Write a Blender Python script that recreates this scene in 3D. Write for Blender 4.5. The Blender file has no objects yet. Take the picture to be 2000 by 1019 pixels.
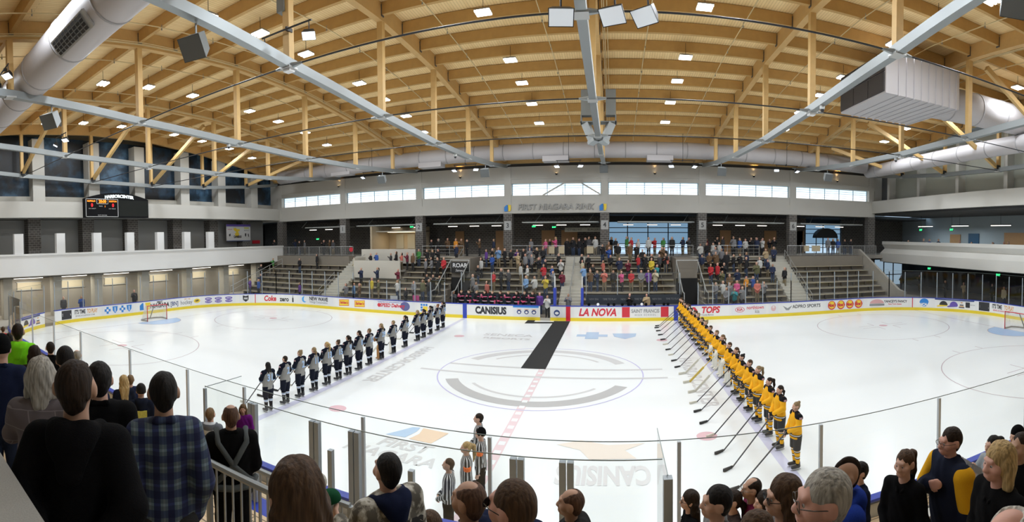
import bpy, math, random
import numpy as np
from mathutils import Matrix, Vector
R = math.radians
sc = bpy.context.scene
col = sc.collection
# ------------------------------------------------------------------ camera (a phone panorama = cylindrical lens)
FPX, V0 = 917.68, 485.97
CAM = np.array([3.279, -20.611, 6.093])
def _rot(i, j, a):
    m = np.eye(3); m[i, i] = m[j, j] = math.cos(a); m[i, j] = -math.sin(a); m[j, i] = math.sin(a); return m
MC = _rot(0, 2, .0075) @ _rot(1, 2, .0258) @ _rot(0, 1, -.2163)
cd = bpy.data.cameras.new('camera')
cd.type = 'PANO'; cd.panorama_type = 'CENTRAL_CYLINDRICAL'
cd.central_cylindrical_range_u_min = -1000 / FPX; cd.central_cylindrical_range_u_max = 1000 / FPX
cd.central_cylindrical_range_v_min = (V0 - 1019) / FPX; cd.central_cylindrical_range_v_max = V0 / FPX
cd.central_cylindrical_radius = 1.0
cd.clip_start = .05; cd.clip_end = 300
cam = bpy.data.objects.new('camera', cd); col.objects.link(cam)
mw = Matrix.Identity(4)
for r in range(3):
    mw[r][0] = MC[0][r]; mw[r][1] = MC[2][r]; mw[r][2] = -MC[1][r]; mw[r][3] = CAM[r]
cam.matrix_world = mw
sc.camera = cam
def at(u, v, X=None, Y=None, Z=None):      # where the sight line of a photo pixel meets a known plane of the hall
    t = (u - 1000) / FPX; d = MC.T @ np.array([math.sin(t), math.cos(t), (V0 - v) / FPX])
    k = (X - CAM[0]) / d[0] if X is not None else (Y - CAM[1]) / d[1] if Y is not None else (Z - CAM[2]) / d[2]
    return tuple(CAM + k * d)
# ------------------------------------------------------------------ world, exposure
w = bpy.data.worlds.new('sky'); sc.world = w; w.use_nodes = True
w.node_tree.nodes['Background'].inputs[0].default_value = (.62, .82, 1, 1)
w.node_tree.nodes['Background'].inputs[1].default_value = 1.25
sc.view_settings.view_transform = 'Standard'; sc.view_settings.look = 'None'
sc.view_settings.exposure = 0.0; sc.view_settings.gamma = 1; sc.view_settings.use_curve_mapping = False
LAMP_W = 184.0
sc.cycles.max_bounces = 7; sc.cycles.diffuse_bounces = 4; sc.cycles.glossy_bounces = 3
sc.cycles.transmission_bounces = 4; sc.cycles.transparent_max_bounces = 16
sc.cycles.sample_clamp_indirect = 4; sc.cycles.caustics_reflective = False; sc.cycles.caustics_refractive = False
# ------------------------------------------------------------------ materials
MATS = {}
def mat(name, c=(.5, .5, .5), rough=.6, metal=0, emit=None, es=1, nz=0, ns=8, bump=0, bs=60, alpha=None, spec=None, fn=None):
    if name in MATS: return MATS[name]
    m = bpy.data.materials.new(name); m.use_nodes = True; nt = m.node_tree; b = nt.nodes['Principled BSDF']
    c4 = (*c, 1)
    b.inputs['Base Color'].default_value = c4; b.inputs['Roughness'].default_value = rough; b.inputs['Metallic'].default_value = metal
    if spec is not None: b.inputs['Specular IOR Level'].default_value = spec
    if emit: b.inputs['Emission Color'].default_value = (*emit, 1); b.inputs['Emission Strength'].default_value = es
    N = nt.nodes.new; Lk = nt.links.new
    tc = N('ShaderNodeTexCoord')
    if nz:
        t = N('ShaderNodeTexNoise'); t.inputs['Scale'].default_value = ns; t.inputs['Detail'].default_value = 4
        Lk(tc.outputs['Object'], t.inputs['Vector'])
        r = N('ShaderNodeMapRange'); r.inputs[3].default_value = 1 - nz; r.inputs[4].default_value = 1 + nz; Lk(t.outputs['Fac'], r.inputs[0])
        x = N('ShaderNodeVectorMath'); x.operation = 'SCALE'; x.inputs[0].default_value = c; Lk(r.outputs[0], x.inputs['Scale'])
        Lk(x.outputs[0], b.inputs['Base Color'])
    if bump:
        t = N('ShaderNodeTexNoise'); t.inputs['Scale'].default_value = bs; Lk(tc.outputs['Object'], t.inputs['Vector'])
        u = N('ShaderNodeBump'); u.inputs['Strength'].default_value = bump; u.inputs['Distance'].default_value = .02
        Lk(t.outputs['Fac'], u.inputs['Height']); Lk(u.outputs[0], b.inputs['Normal'])
    if fn: fn(nt, b, tc)
    MATS[name] = m; return m
def ramp(nt, fac, stops, interp='CONSTANT'):
    r = nt.nodes.new('ShaderNodeValToRGB'); r.color_ramp.interpolation = interp
    e = r.color_ramp.elements
    while len(e) < len(stops): e.new(.5)
    for k, (p, c) in enumerate(stops): e[k].position = p; e[k].color = (*c, 1)
    nt.links.new(fac, r.inputs[0]); return r
def axis(nt, tc, ax, a, b_):              # object coordinate along one axis mapped from a..b to 0..1
    s = nt.nodes.new('ShaderNodeSeparateXYZ'); nt.links.new(tc.outputs['Object'], s.inputs[0])
    m = nt.nodes.new('ShaderNodeMapRange'); m.inputs[1].default_value = a; m.inputs[2].default_value = b_
    nt.links.new(s.outputs['XYZ'.index(ax)], m.inputs[0]); return m.outputs[0]
def bands(ax, a, b_, stops):
    def f(nt, b, tc): nt.links.new(ramp(nt, axis(nt, tc, ax, a, b_), stops).outputs[0], b.inputs['Base Color'])
    return f
def brickfn(c1, c2, mc, sx, w_, h_, m_=.012):
    def f(nt, b, tc):
        mp = nt.nodes.new('ShaderNodeMapping'); mp.inputs['Rotation'].default_value = sx
        nt.links.new(tc.outputs['Object'], mp.inputs[0])
        t = nt.nodes.new('ShaderNodeTexBrick'); nt.links.new(mp.outputs[0], t.inputs['Vector'])
        t.inputs['Color1'].default_value = (*c1, 1); t.inputs['Color2'].default_value = (*c2, 1); t.inputs['Mortar'].default_value = (*mc, 1)
        t.inputs['Scale'].default_value = 1; t.inputs['Mortar Size'].default_value = m_
        t.inputs['Brick Width'].default_value = w_; t.inputs['Row Height'].default_value = h_
        nt.links.new(t.outputs['Color'], b.inputs['Base Color'])
    return f
def glassmat(name, tint=(.97, .985, .98), refl=.06):
    m = bpy.data.materials.new(name); m.use_nodes = True; nt = m.node_tree; nt.nodes.clear()
    o = nt.nodes.new('ShaderNodeOutputMaterial'); a = nt.nodes.new('ShaderNodeBsdfTransparent'); g = nt.nodes.new('ShaderNodeBsdfGlossy')
    a.inputs[0].default_value = (*tint, 1); g.inputs['Roughness'].default_value = .03
    f = nt.nodes.new('ShaderNodeFresnel'); f.inputs[0].default_value = 1.45
    ml = nt.nodes.new('ShaderNodeMath'); ml.operation = 'MULTIPLY'; ml.inputs[1].default_value = refl / .04 * .6; ml.use_clamp = True
    x = nt.nodes.new('ShaderNodeMixShader'); nt.links.new(f.outputs[0], ml.inputs[0]); nt.links.new(ml.outputs[0], x.inputs[0])
    nt.links.new(a.outputs[0], x.inputs[1]); nt.links.new(g.outputs[0], x.inputs[2]); nt.links.new(x.outputs[0], o.inputs[0])
    MATS[name] = m; return m
# ------------------------------------------------------------------ mesh helpers
class MB:
    def __init__(s): s.v = []; s.f = []; s.m = []
    def add(s, vs, fs, mi=0):
        n = len(s.v); s.v += [tuple(p) for p in vs]; s.f += [tuple(n + i for i in f) for f in fs]; s.m += [mi] * len(fs); return s
    def box(s, x0, y0, z0, x1, y1, z1, mi=0):
        v = [(x, y, z) for z in (z0, z1) for y in (y0, y1) for x in (x0, x1)]
        return s.add(v, [(0, 2, 3, 1), (4, 5, 7, 6), (0, 1, 5, 4), (2, 6, 7, 3), (0, 4, 6, 2), (1, 3, 7, 5)], mi)
    def beam(s, a, b, w_, h, mi=0, up=(0, 0, 1)):       # rectangular bar between two points
        a = Vector(a); b = Vector(b); d = (b - a).normalized(); u = Vector(up)
        if abs(d.dot(u)) > .98: u = Vector((0, 1, 0))
        sd = d.cross(u).normalized(); u = sd.cross(d)
        q = [(-w_ / 2, -h / 2), (w_ / 2, -h / 2), (w_ / 2, h / 2), (-w_ / 2, h / 2)]
        vs = [p + sd * x + u * z for p in (a, b) for x, z in q]
        return s.add(vs, [(0, 1, 2, 3), (7, 6, 5, 4), (0, 4, 5, 1), (1, 5, 6, 2), (2, 6, 7, 3), (3, 7, 4, 0)], mi)
    def tube(s, pts, r, n=8, mi=0, caps=True):
        pts = [Vector(p) for p in pts]; rr = r if hasattr(r, '__len__') else [r] * len(pts); rings = []; vs = []
        u = None
        for i, p in enumerate(pts):
            d = (pts[min(i + 1, len(pts) - 1)] - pts[max(i - 1, 0)]).normalized()
            if u is None: u = d.orthogonal().normalized()
            u = (u - d * u.dot(d)).normalized(); w_ = d.cross(u)
            vs += [p + (u * math.cos(6.28319 * k / n) + w_ * math.sin(6.28319 * k / n)) * rr[i] for k in range(n)]
        fs = []
        for i in range(len(pts) - 1):
            for k in range(n): a = i * n + k; b = i * n + (k + 1) % n; fs.append((a, b, b + n, a + n))
        if caps: fs.append(tuple(range(n - 1, -1, -1))); fs.append(tuple(range((len(pts) - 1) * n, len(pts) * n)))
        return s.add(vs, fs, mi)
    def prism(s, poly, z0, z1, mi=0, f=lambda x, y, z: (x, y, z)):
        n = len(poly); v = [f(x, y, z0) for x, y in poly] + [f(x, y, z1) for x, y in poly]
        return s.add(v, [tuple(range(n - 1, -1, -1)), tuple(range(n, 2 * n))] + [(i, (i + 1) % n, n + (i + 1) % n, n + i) for i in range(n)], mi)
    def build(s, name, mats, parent=None, smooth=False, loc=None):
        me = bpy.data.meshes.new(name); me.from_pydata(s.v, [], s.f)
        for m in (mats if isinstance(mats, (list, tuple)) else [mats]): me.materials.append(m)
        if any(s.m): me.polygons.foreach_set('material_index', s.m)
        if smooth: me.polygons.foreach_set('use_smooth', [True] * len(s.f))
        me.update(); o = bpy.data.objects.new(name, me); col.objects.link(o)
        if parent: o.parent = parent
        if loc is not None: o.location = loc
        return o
def box(name, m, x0, y0, z0, x1, y1, z1, parent=None): return MB().box(x0, y0, z0, x1, y1, z1).build(name, m, parent)
def tag(o, label, cat, group=None, kind=None):
    if label: o['label'] = label
    if cat: o['category'] = cat
    if group: o['group'] = group
    if kind: o['kind'] = kind
    return o
def struct(o, label=None):
    o['kind'] = 'structure'
    if label: o['label'] = label
    return o
def thing(name, label, cat, loc=(0, 0, 0), rz=0, group=None):
    o = bpy.data.objects.new(name, None); col.objects.link(o); o.location = loc; o.rotation_euler = (0, 0, rz)
    o.empty_display_size = .1
    return tag(o, label, cat, group)
CH = {}
def kids(o): return [c for c in bpy.data.objects if c.parent == o]
def copy_tree(o, parent=None, mats=None):
    c = o.copy(); col.objects.link(c)
    if parent: c.parent = parent
    for ch in TREE.get(o.name, None) or kids(o): copy_tree(ch, c)
    return c
TREE = {}
def textmesh(name, txt, size, m, parent=None, f=None, font=None, ext=.0, shear=0, bold=0, align='CENTER', sx=1):
    cu = bpy.data.curves.new(name, 'FONT'); cu.body = txt; cu.size = size; cu.extrude = ext; cu.shear = shear; cu.offset = bold
    cu.align_x = align; cu.align_y = 'CENTER'; cu.resolution_u = 3
    o = bpy.data.objects.new(name, cu); col.objects.link(o)
    dg = bpy.context.evaluated_depsgraph_get(); me = bpy.data.meshes.new_from_object(o.evaluated_get(dg)); bpy.data.objects.remove(o)
    bpy.data.curves.remove(cu)
    if sx != 1:
        for v in me.vertices: v.co.x *= sx
    if f:
        for v in me.vertices: v.co = f(v.co.x, v.co.y, v.co.z)
    me.materials.clear(); me.materials.append(m); me.name = name
    o = bpy.data.objects.new(name, me); col.objects.link(o)
    if parent: o.parent = parent
    return o
ORD = ['first', 'second', 'third', 'fourth', 'fifth', 'sixth', 'seventh', 'eighth', 'ninth', 'tenth', 'eleventh', 'twelfth', 'thirteenth', 'fourteenth', 'fifteenth', 'sixteenth', 'seventeenth', 'eighteenth', 'nineteenth', 'twentieth', 'twenty-first', 'twenty-second', 'twenty-third', 'twenty-fourth']
def area(name, loc, sx, sy, p, c=(1, .9, .75), rot=(0, 0, 0), parent=None):
    l = bpy.data.lights.new(name, 'AREA'); l.shape = 'RECTANGLE'; l.size = sx; l.size_y = sy; l.energy = p; l.color = c
    o = bpy.data.objects.new(name, l); col.objects.link(o); o.location = loc; o.rotation_euler = rot
    if parent: o.parent = parent
    return o
# ================================================================== THE HALL
XT = [-34.1, -24.96, -15.82, -6.68, 2.46, 11.60, 20.74, 29.88]
TY = [-27, -21, -14.8, -8.4, -1.9, 4.4, 10.8, 17.2, 23.2]
TZ = [12.7, 13.8, 14.8, 15.4, 15.72, 15.6, 15.0, 14.1, 12.85]       # underside of the arched top chords
BZ = [13.2, 12.9, 12.35, 11.76, 11.44, 11.33, 11.5, 11.95, 12.6]   # underside of the steel bottom chords
zt = lambda y: float(np.interp(y, TY, TZ)); zb = lambda y: float(np.interp(y, TY, BZ))
DEEP = .78
wood_c = mat('glulam', (.62, .39, .15), .55, nz=.12, ns=3); wood_p = mat('glulam_beam', (.55, .335, .115), .6, nz=.12, ns=3)
def plankfn(nt, b, tc):
    mp = nt.nodes.new('ShaderNodeMapping'); mp.inputs['Rotation'].default_value = (0, 0, R(90)); nt.links.new(tc.outputs['Object'], mp.inputs[0])
    t = nt.nodes.new('ShaderNodeTexBrick'); nt.links.new(mp.outputs[0], t.inputs['Vector'])
    t.inputs['Color1'].default_value = (.93, .70, .36, 1); t.inputs['Color2'].default_value = (.88, .64, .31, 1); t.inputs['Mortar'].default_value = (.45, .3, .13, 1)
    t.inputs['Scale'].default_value = 1; t.inputs['Mortar Size'].default_value = .006; t.inputs['Brick Width'].default_value = 4; t.inputs['Row Height'].default_value = .14
    nt.links.new(t.outputs['Color'], b.inputs['Base Color'])
deck_m = mat('pine_deck', rough=.6, fn=plankfn)
post_m = mat('post_wood', (.68, .45, .18), .5, nz=.1, ns=4)
steel = mat('galvanised_steel', (.31, .335, .34), .42, .5)
steel_l = mat('pale_steel', (.55, .56, .55), .4, .4)
black = mat('black_metal', (.02, .02, .022), .45)
white_w = mat('white_wall', (.53, .515, .47), .7, nz=.02, ns=.6)
grey_w = mat('grey_wall', (.26, .26, .25), .8, nz=.04, ns=.5)
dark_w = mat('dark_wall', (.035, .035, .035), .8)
conc = mat('concrete', (.40, .375, .33), .8, nz=.09, ns=2.5)
concl = mat('pale_concrete', (.5, .48, .42), .8, nz=.06, ns=3)
brk = lambda rz: brickfn((.115, .105, .095), (.085, .078, .07), (.28, .27, .25), rz, .4, .2, .012)
brick_y = mat('dark_block_y', rough=.8, fn=brk((R(90), 0, 0)))
def brick_x_fn(nt, b, tc):
    s = nt.nodes.new('ShaderNodeSeparateXYZ'); nt.links.new(tc.outputs['Object'], s.inputs[0])
    a = nt.nodes.new('ShaderNodeMath'); a.operation = 'ADD'; nt.links.new(s.outputs[0], a.inputs[0]); nt.links.new(s.outputs[1], a.inputs[1])
    c = nt.nodes.new('ShaderNodeCombineXYZ'); nt.links.new(a.outputs[0], c.inputs[0]); nt.links.new(s.outputs[2], c.inputs[1])
    t = nt.nodes.new('ShaderNodeTexBrick'); nt.links.new(c.outputs[0], t.inputs['Vector'])
    for k, v in (('Color1', (.115, .105, .095, 1)), ('Color2', (.08, .072, .065, 1)), ('Mortar', (.3, .285, .26, 1)), ('Scale', 1), ('Mortar Size', .013), ('Brick Width', .4), ('Row Height', .2)): t.inputs[k].default_value = v
    nt.links.new(t.outputs['Color'], b.inputs['Base Color'])
brick = mat('dark_block', rough=.8, fn=brick_x_fn)
# --- ground and shell
struct(MB().box(-42, -32, -.6, 42, 33, -.12).build('floor', conc))
struct(box('floor', conc, -42, 12.95, -.12, 42, 33, .18)); struct(box('floor', conc, -42, -32, -.12, 42, -12.95, .18))
struct(box('floor', conc, -42, -12.95, -.12, -30.5, 12.95, .1)); struct(box('floor', conc, 30.5, -12.95, -.12, 42, 12.95, .1))
def roofsheet():
    b = MB(); ys = list(np.linspace(-27, 23.4, 60)); th = .12
    v = []
    for y in ys: v += [(-37, y, zt(y) + DEEP), (31, y, zt(y) + DEEP), (-37, y, zt(y) + DEEP + th), (31, y, zt(y) + DEEP + th)]
    f = []
    for i in range(len(ys) - 1): a = 4 * i; c = a + 4; f += [(a, a + 1, c + 1, c), (a + 2, c + 2, c + 3, a + 3), (a, c, c + 2, a + 2), (a + 1, a + 3, c + 3, c + 1)]
    f += [(0, 2, 3, 1), (4 * len(ys) - 4, 4 * len(ys) - 3, 4 * len(ys) - 1, 4 * len(ys) - 2)]
    return b.add(v, f).build('ceiling', deck_m)
struct(roofsheet())
struct(box('wall_back', white_w, -37.2, 23.0, 8.3, -34.5, 23.5, 15)); struct(box('wall_back', white_w, 30.3, 23.0, 8.5, 31.8, 23.5, 15))
# --- far wall (wall_back): white band with a ribbon of windows
WB = MB()
WB.box(-34.5, 23, 8.3, 30.3, 23.75, 9.98); WB.box(-34.5, 23, 11.12, 30.3, 23.75, 12.7)
WB.box(-34.5, 22.93, 11.5, 30.3, 23.0, 11.62)
for x in XT: WB.box(max(x, -34.1) - .33, 22.94, 8.3, x + .33, 23.75, 12.7)
WB.box(-34.5, 22.95, 8.3, 30.3, 23, 9.25)
struct(WB.build('wall_back', white_w))
struct(box('trim_1', black, -34.5, 23.1, 12.7, 30.3, 23.7, 13.0))
glow = mat('window_daylight', (1, 1, 1), .5, emit=(.93, .97, 1), es=1.15)
glow_b = mat('window_sky', (1, 1, 1), .5, emit=(.68, .88, 1), es=1.02)
frame_m = mat('window_frame_metal', (.35, .5, .6), .4, .3)
for k in range(7):
    x0, x1 = XT[k] + .36, XT[k + 1] - .36
    g = MB().box(x0, 23.5, 9.98, x1, 23.54, 10.62).box(x0, 23.5, 10.62, x1, 23.54, 11.12, 1).build('window_%d' % (k + 1), [glow, glow_b]); struct(g)
    b = MB()
    for j in range(6): x = x0 + (x1 - x0) * j / 5; b.box(x - .03, 23.44, 9.98, x + .03, 23.5, 11.12)
    for z in (9.99, 10.22, 10.44, 10.66, 10.88, 11.1): b.box(x0, 23.46, z - .012, x1, 23.5, z + .012)
    b.build('window_frame', frame_m, g)
# gable brace seen in front of the fourth window
gb = thing('window_brace', 'white steel brace with two raking legs in front of the window above the rink name', 'brace')
MB().box(-1.35, 22.8, 11.0, .35, 22.95, 11.15).build('head_rail', white_w, gb)
for s, xa, xb in ((0, -1.3, -3.3), (1, .3, 2.1)): MB().beam((xa, 22.88, 11.05), (xb, 22.88, 9.95), .1, .12).build('raking_leg', white_w, gb)
# --- far columns, numbers
num_m = mat('sign_grey', (.42, .42, .41), .6); numt = mat('sign_black', (.05, .05, .05), .6)
for k, x in enumerate(XT):
    struct(box('trim_%d' % (k + 2), brick, x - .42, 22.9, .1, x + .42, 23.7, 8.3))
for k in range(1, 7):
    x = XT[k]
    s = thing('section_sign', 'square grey sign reading %d on a dark block column, %s from the left' % (k, ORD[k - 1]), 'sign', (x, 22.88, 7.15))
    box('sign_plate', num_m, -.34, -.03, -.42, .34, 0, .42, s)
    textmesh('numeral', str(k), .62, numt, s, lambda a, b, c: (a, -.035, b), bold=.01)
# --- concourse behind
struct(box('floor', conc, -42, 22.0, 3.9, 42, 33, 4.26)); struct(box('ceiling', dark_w, -42, 23.76, 8.2, 42, 33, 8.4))
struct(box('wall_back', brick, -42, 28.6, 4.26, 2.6, 29, 8.2)); struct(box('wall_back', brick, 11.2, 28.6, 4.26, 24.6, 29, 8.2)); struct(box('wall_back', brick, 29.2, 28.6, 4.26, 42, 29, 8.2))
struct(box('wall_back', dark_w, 2.6, 28.6, 7.6, 11.2, 29, 8.2))
blue_g = mat('evening_glass', (.1, .15, .2), .2, emit=(.22, .38, .55), es=.75)
blue_l = mat('bright_glass', (.1, .15, .2), .2, emit=(.55, .75, .95), es=1.1)
for n, (x0, x1) in enumerate(((2.6, 11.2), (24.6, 29.2))):
    g = MB().box(x0, 28.9, 5.3, x1, 28.95, 7.6).box(x0, 28.9, 4.26, x1, 28.95, 5.3, 1).build('window_%d' % (8 + n), [blue_g, blue_l]); struct(g)
    b = MB(); q = 5 if n == 0 else 3
    for j in range(q): x = x0 + (x1 - x0) * j / (q - 1); b.box(x - .05, 28.8, 4.26, x + .05, 28.9, 7.6)
    for z in (4.9, 5.3, 6.5, 7.0): b.box(x0, 28.82, z - .04, x1, 28.9, z + .04)
    b.build('window_frame', black, g)
lin = mat('strip_light', (1, 1, 1), .5, emit=(1, .93, .82), es=2.6)
pw0 = mat('lit_wall_beige', (.62, .55, .40), .6)  # pale beige stands for lamplight on the wall below the left balcony
can_m = mat('canopy_grey', (.45, .47, .45), .5)
for k in range(7):
    c = thing('ceiling_canopy', 'pale grey flat canopy slab hanging in the concourse bay %s' % (['left of column one', 'between columns one and two', 'between columns two and three', 'between columns three and four', 'between columns four and five', 'between columns five and six', 'right of column six'][k]), 'canopy')
    MB().box(XT[k] + (1.2 if k else 3.2), 23.8, 7.42, XT[k + 1] - .6, 26.4, 7.52).build('slab', can_m, c)
    for xx in (XT[k] + 2.4, XT[k + 1] - 1.6): MB().tube([(xx, 24.2, 7.5), (xx + .5, 24.6, 8.22)], .03, 6).build('hanger_rod', steel, c)
for k in range(7):
    for j in range(3):
        x = XT[k] + 2.3 + j * 2.4
        l = thing('strip_light', 'glowing strip light under the concourse ceiling, %s in %s' % (['left', 'middle', 'right'][j], ['the bay left of column one', 'the bay after column one', 'the bay after column two', 'the bay after column three', 'the bay after column four', 'the bay after column five', 'the bay after column six'][k]), 'light', (x, 26.6, 7.25), 0, 'concourse strip lights')
        MB().box(-.5, -.07, -.03, .5, .07, .03).build('diffuser', lin, l); MB().box(-.52, -.08, .03, .52, .08, .09).box(-.01, -.01, .09, .01, .01, .95).build('housing', black, l)
# lights really given off by the concourse strips
oak = mat('oak_door', (.42, .24, .11), .5, nz=.1, ns=6)
DOORS = [(-24.2, 1), (-20.6, 1), (-13.9, 1), (-9.3, 1), (-4.3, 1.4), (-2.2, 1.7), (-.2, .0), (14.6, 1.2), (19.6, 1.4), (22.2, 2), (24.0, 0)]
n = 1
for x, wd in DOORS:
    if wd: 
        dd = struct(box('door_%d' % n, oak, x, 28.5, 4.26, x + wd, 28.6, 6.75)); MB().box(x + wd - .15, 28.44, 5.2, x + wd - .1, 28.5, 5.5).build('door_handle', steel, dd); n += 1
dd = struct(box('door_%d' % n, oak, 23.0, 28.5, 4.26, 24.3, 28.6, 6.75)); MB().box(24.1, 28.44, 5.2, 24.15, 28.5, 5.5).build('door_handle', steel, dd)
# refreshment stand in the bay between columns three and four
ks = thing('refreshment_counter', 'dark refreshment counter under a beige lettered header between columns three and four', 'counter')
box('header', mat('beige_sign', (.42, .40, .32), .6), -1.6, 26.2, 6.55, 2.2, 26.35, 6.98, ks); box('counter_top', black, -1.6, 25.9, 5.25, 2.2, 26.6, 5.33, ks); box('counter_front', dark_w, -1.6, 26.0, 4.26, 2.2, 26.5, 5.25, ks)
[textmesh('header_lettering', t_, .3, numt, ks, lambda a, b, c: (a + x_, 26.19, b + 6.76)) for t_, x_ in (('CTYBU HT', -.6), ('BURGERS', 1.3))]
def hangrod(e, h): MB().box(-.012, .02, .1, .012, .044, h).build('hanger', black, e)
exit_m = mat('exit_green', (0, .1, .02), .5, emit=(.05, 1, .3), es=2.2)
for x, y, z, lb in ((-4.6, 25.5, 7.1, 'small green exit sign hanging right of column three'), (-2.6, 25.6, 7.02, 'green exit sign with strip light beside it right of column three'), (-17.5, 24.8, 7.25, 'dim green exit sign right of column one'), (-29.5, 24.4, 6.1, 'green exit sign near the far left corner')):
    e = thing('exit_sign', lb, 'sign', (x, y, z)); box('sign_box', black, -.2, 0, -.12, .2, .06, .12, e); hangrod(e, 8.2 - z); textmesh('sign_lettering', 'EXIT', .19, exit_m, e, lambda a, b, c: (a, -.01, b), bold=.008)
# --- left wall
struct(MB().box(-34.6, -27, 8.45, -34.1, 23, 9.75).box(-34.62, -27, 9.75, -34.2, 23, 9.82).build('wall_left', white_w))
PYL = [-17.6, -12.2, -6.75, -1.45, 3.4, 8.85, 13.9, 19.0]
def _mural(nt, b, tc):
    s = nt.nodes.new('ShaderNodeSeparateXYZ'); nt.links.new(tc.outputs['Object'], s.inputs[0])
    t = nt.nodes.new('ShaderNodeTexNoise'); t.inputs['Scale'].default_value = .28; t.inputs['Detail'].default_value = 7; t.inputs['Roughness'].default_value = .62; nt.links.new(tc.outputs['Object'], t.inputs['Vector'])
    nt.links.new(ramp(nt, t.outputs['Fac'], [(0, (.003, .003, .004)), (.44, (.005, .007, .010)), (.53, (.012, .035, .065)), (.66, (.07, .16, .27)), (.8, (.22, .3, .38))], 'EASE').outputs[0], b.inputs['Base Color'])
mural = mat('night_mural', rough=.4, fn=_mural)
struct(box('wall_left', mural, -35.75, -27, 9.3, -35.6, 23, 15.6)); struct(MB().box(-35.6, -27, 9.5, -35.3, 23, 10.35).build('trim_10', concl))
struct(box('wall_left', grey_w, -37.2, -27, 4.0, -37, 23, 8.45)); struct(box('ceiling', grey_w, -37.2, -27, 8.45, -34.6, 23, 8.55))
for k, y in enumerate(PYL):
    struct(box('trim_%d' % (11 + k), white_w, -35.6, y - .55, 9.8, -34.55, y + .55, min(zt(y) + .3, 15.2) if y < 16 else zt(y)))
    struct(box('trim_%d' % (21 + k), brick, -37, y - .6, 4.2, -36, y + .6, 8.45))
struct(MB().box(-33.1, -27, 3.62, -32.5, 21.6, 5.42).box(-32.5, -27, 5.28, -32.44, 21.6, 5.42).build('trim_30', mat('balcony_white', (.80, .80, .78), .65)))
struct(box('floor', conc, -37, -27, 3.5, -33.1, 23, 4.2))
wu = mat('white_upstand', (.80, .80, .79), .6)
for k, y in enumerate([-16.2, -12.8, -9.32, -5.7, -2.3, 1.0, 4.25, 7.4, 10.45]):
    struct(box('trim_%d' % (31 + k), wu, -32.9, y - .38, 5.42, -32.5, y + .38, 7.05))
# ground floor beneath the balcony
taupe = mat('taupe_wall', (.36, .33, .28), .75, nz=.05, ns=.7)
struct(box('wall_left', taupe, -36.2, -27, .1, -36, 23, 3.6)); struct(box('ceiling', dark_w, -36.2, -27, 3.45, -33.1, 23, 3.5))
for k, y in enumerate([-10, -5.6, -1.7, 3.25, 8.5, 13.5, 18.5]): struct(box('trim_%d' % (41 + k), concl, -34.5, y - .38, .1, -33.7, y + .38, 3.5))
for k, y in enumerate([-12.5, -7.8, -3.6, .8, 5.9, 11, 16]):
    l = thing('strip_light', 'strip light under the left balcony, %s from the far corner' % ORD[6 - k], 'light', (-34.9, y, 3.31), 0, 'left balcony strip lights'); MB().box(-.08, -1.3, -.03, .08, 1.3, .03).build('diffuser', lin, l); MB().box(-.1, -1.32, .03, .1, 1.32, .12).build('housing', black, l)
    q_ = area('strip_glow', (0, 0, -.06), .3, 2.4, 55, (1, .93, .8), parent=l)
    l = thing('lit_wall_panel', 'beige panel painted as lit wall under the left balcony, %s from the far corner' % ORD[6 - k], 'hatch', (-35.98, y + .4, 2.55), 0, 'panels painted as lit wall under the left balcony'); MB().box(0, -1.1, -.32, .05, 1.1, .32).build('pale_panel', pw0, l); MB().box(0, -1.2, -.38, .07, 1.2, -.32).box(0, -1.2, .32, .07, 1.2, .38).build('frame', steel_l, l)  # added beige panels carry the look of lit wall in their colour
# --- right wall
struct(box('wall_right', white_w, 29.9, -27, 8.72, 30.3, 23, 10.0))
opal = mat('opal_glazing', (.34, .345, .29), .5, nz=.03, ns=.8)
struct(box('wall_right', opal, 31.4, -27, 9.0, 31.5, 23, 15)); struct(box('wall_right', mat('slate_panel', (.1, .105, .11), .6), 31.2, 20.9, 9.0, 31.4, 24, 14.4))
for k, y in enumerate([-16.5, -10.5, -4.5, -1.2, 4.3, 10, 15.6, 20.8]): struct(box('trim_%d' % (51 + k), white_w, 30.6, y - .2, 9.9, 31.4, y + .2, min(zt(y) + .5, 15)))
RB = MB()       # folded parapet of the right balcony
pr = [(31.0, 5.72), (31.0, 5.42), (31.35, 4.95), (30.75, 4.45), (30.75, 3.55), (31.5, 3.45), (31.6, 5.72)]
RB.prism(pr, -27, 22.5, f=lambda x, z, y: (x, y, z)); struct(RB.build('trim_60', mat('parapet_white', (.62, .61, .57), .65)))
struct(box('floor', conc, 31.5, -27, 3.6, 42, 23, 4.26)); struct(box('ceiling', dark_w, 30.3, -27, 8.5, 42, 23, 8.72)); struct(box('wall_right', mat('pale_blue_wall', (.36, .42, .46), .7), 38, -27, 4.26, 38.2, 33, 8.5))
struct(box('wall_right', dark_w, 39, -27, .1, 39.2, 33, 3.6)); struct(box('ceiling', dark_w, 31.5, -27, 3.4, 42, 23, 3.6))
for k in range(6):
    y = -8 + 5.6 * k
    l = thing('strip_light', 'long strip light over the right balcony, %s from the far end' % ORD[5 - k], 'light', (35, y, 7.4), 0, 'right balcony strip lights')
    MB().box(-.07, -1.2, -.03, .07, 1.2, .03).build('diffuser', lin, l); MB().box(-.08, -1.22, .03, .08, 1.22, .1).box(-.01, -.01, .1, .01, .01, 1.12).build('housing', black, l); area('strip_glow', (0, 0, -.06), .3, 2.2, 45 if k < 4 else 90, (.85, .95, 1), parent=l)
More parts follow.
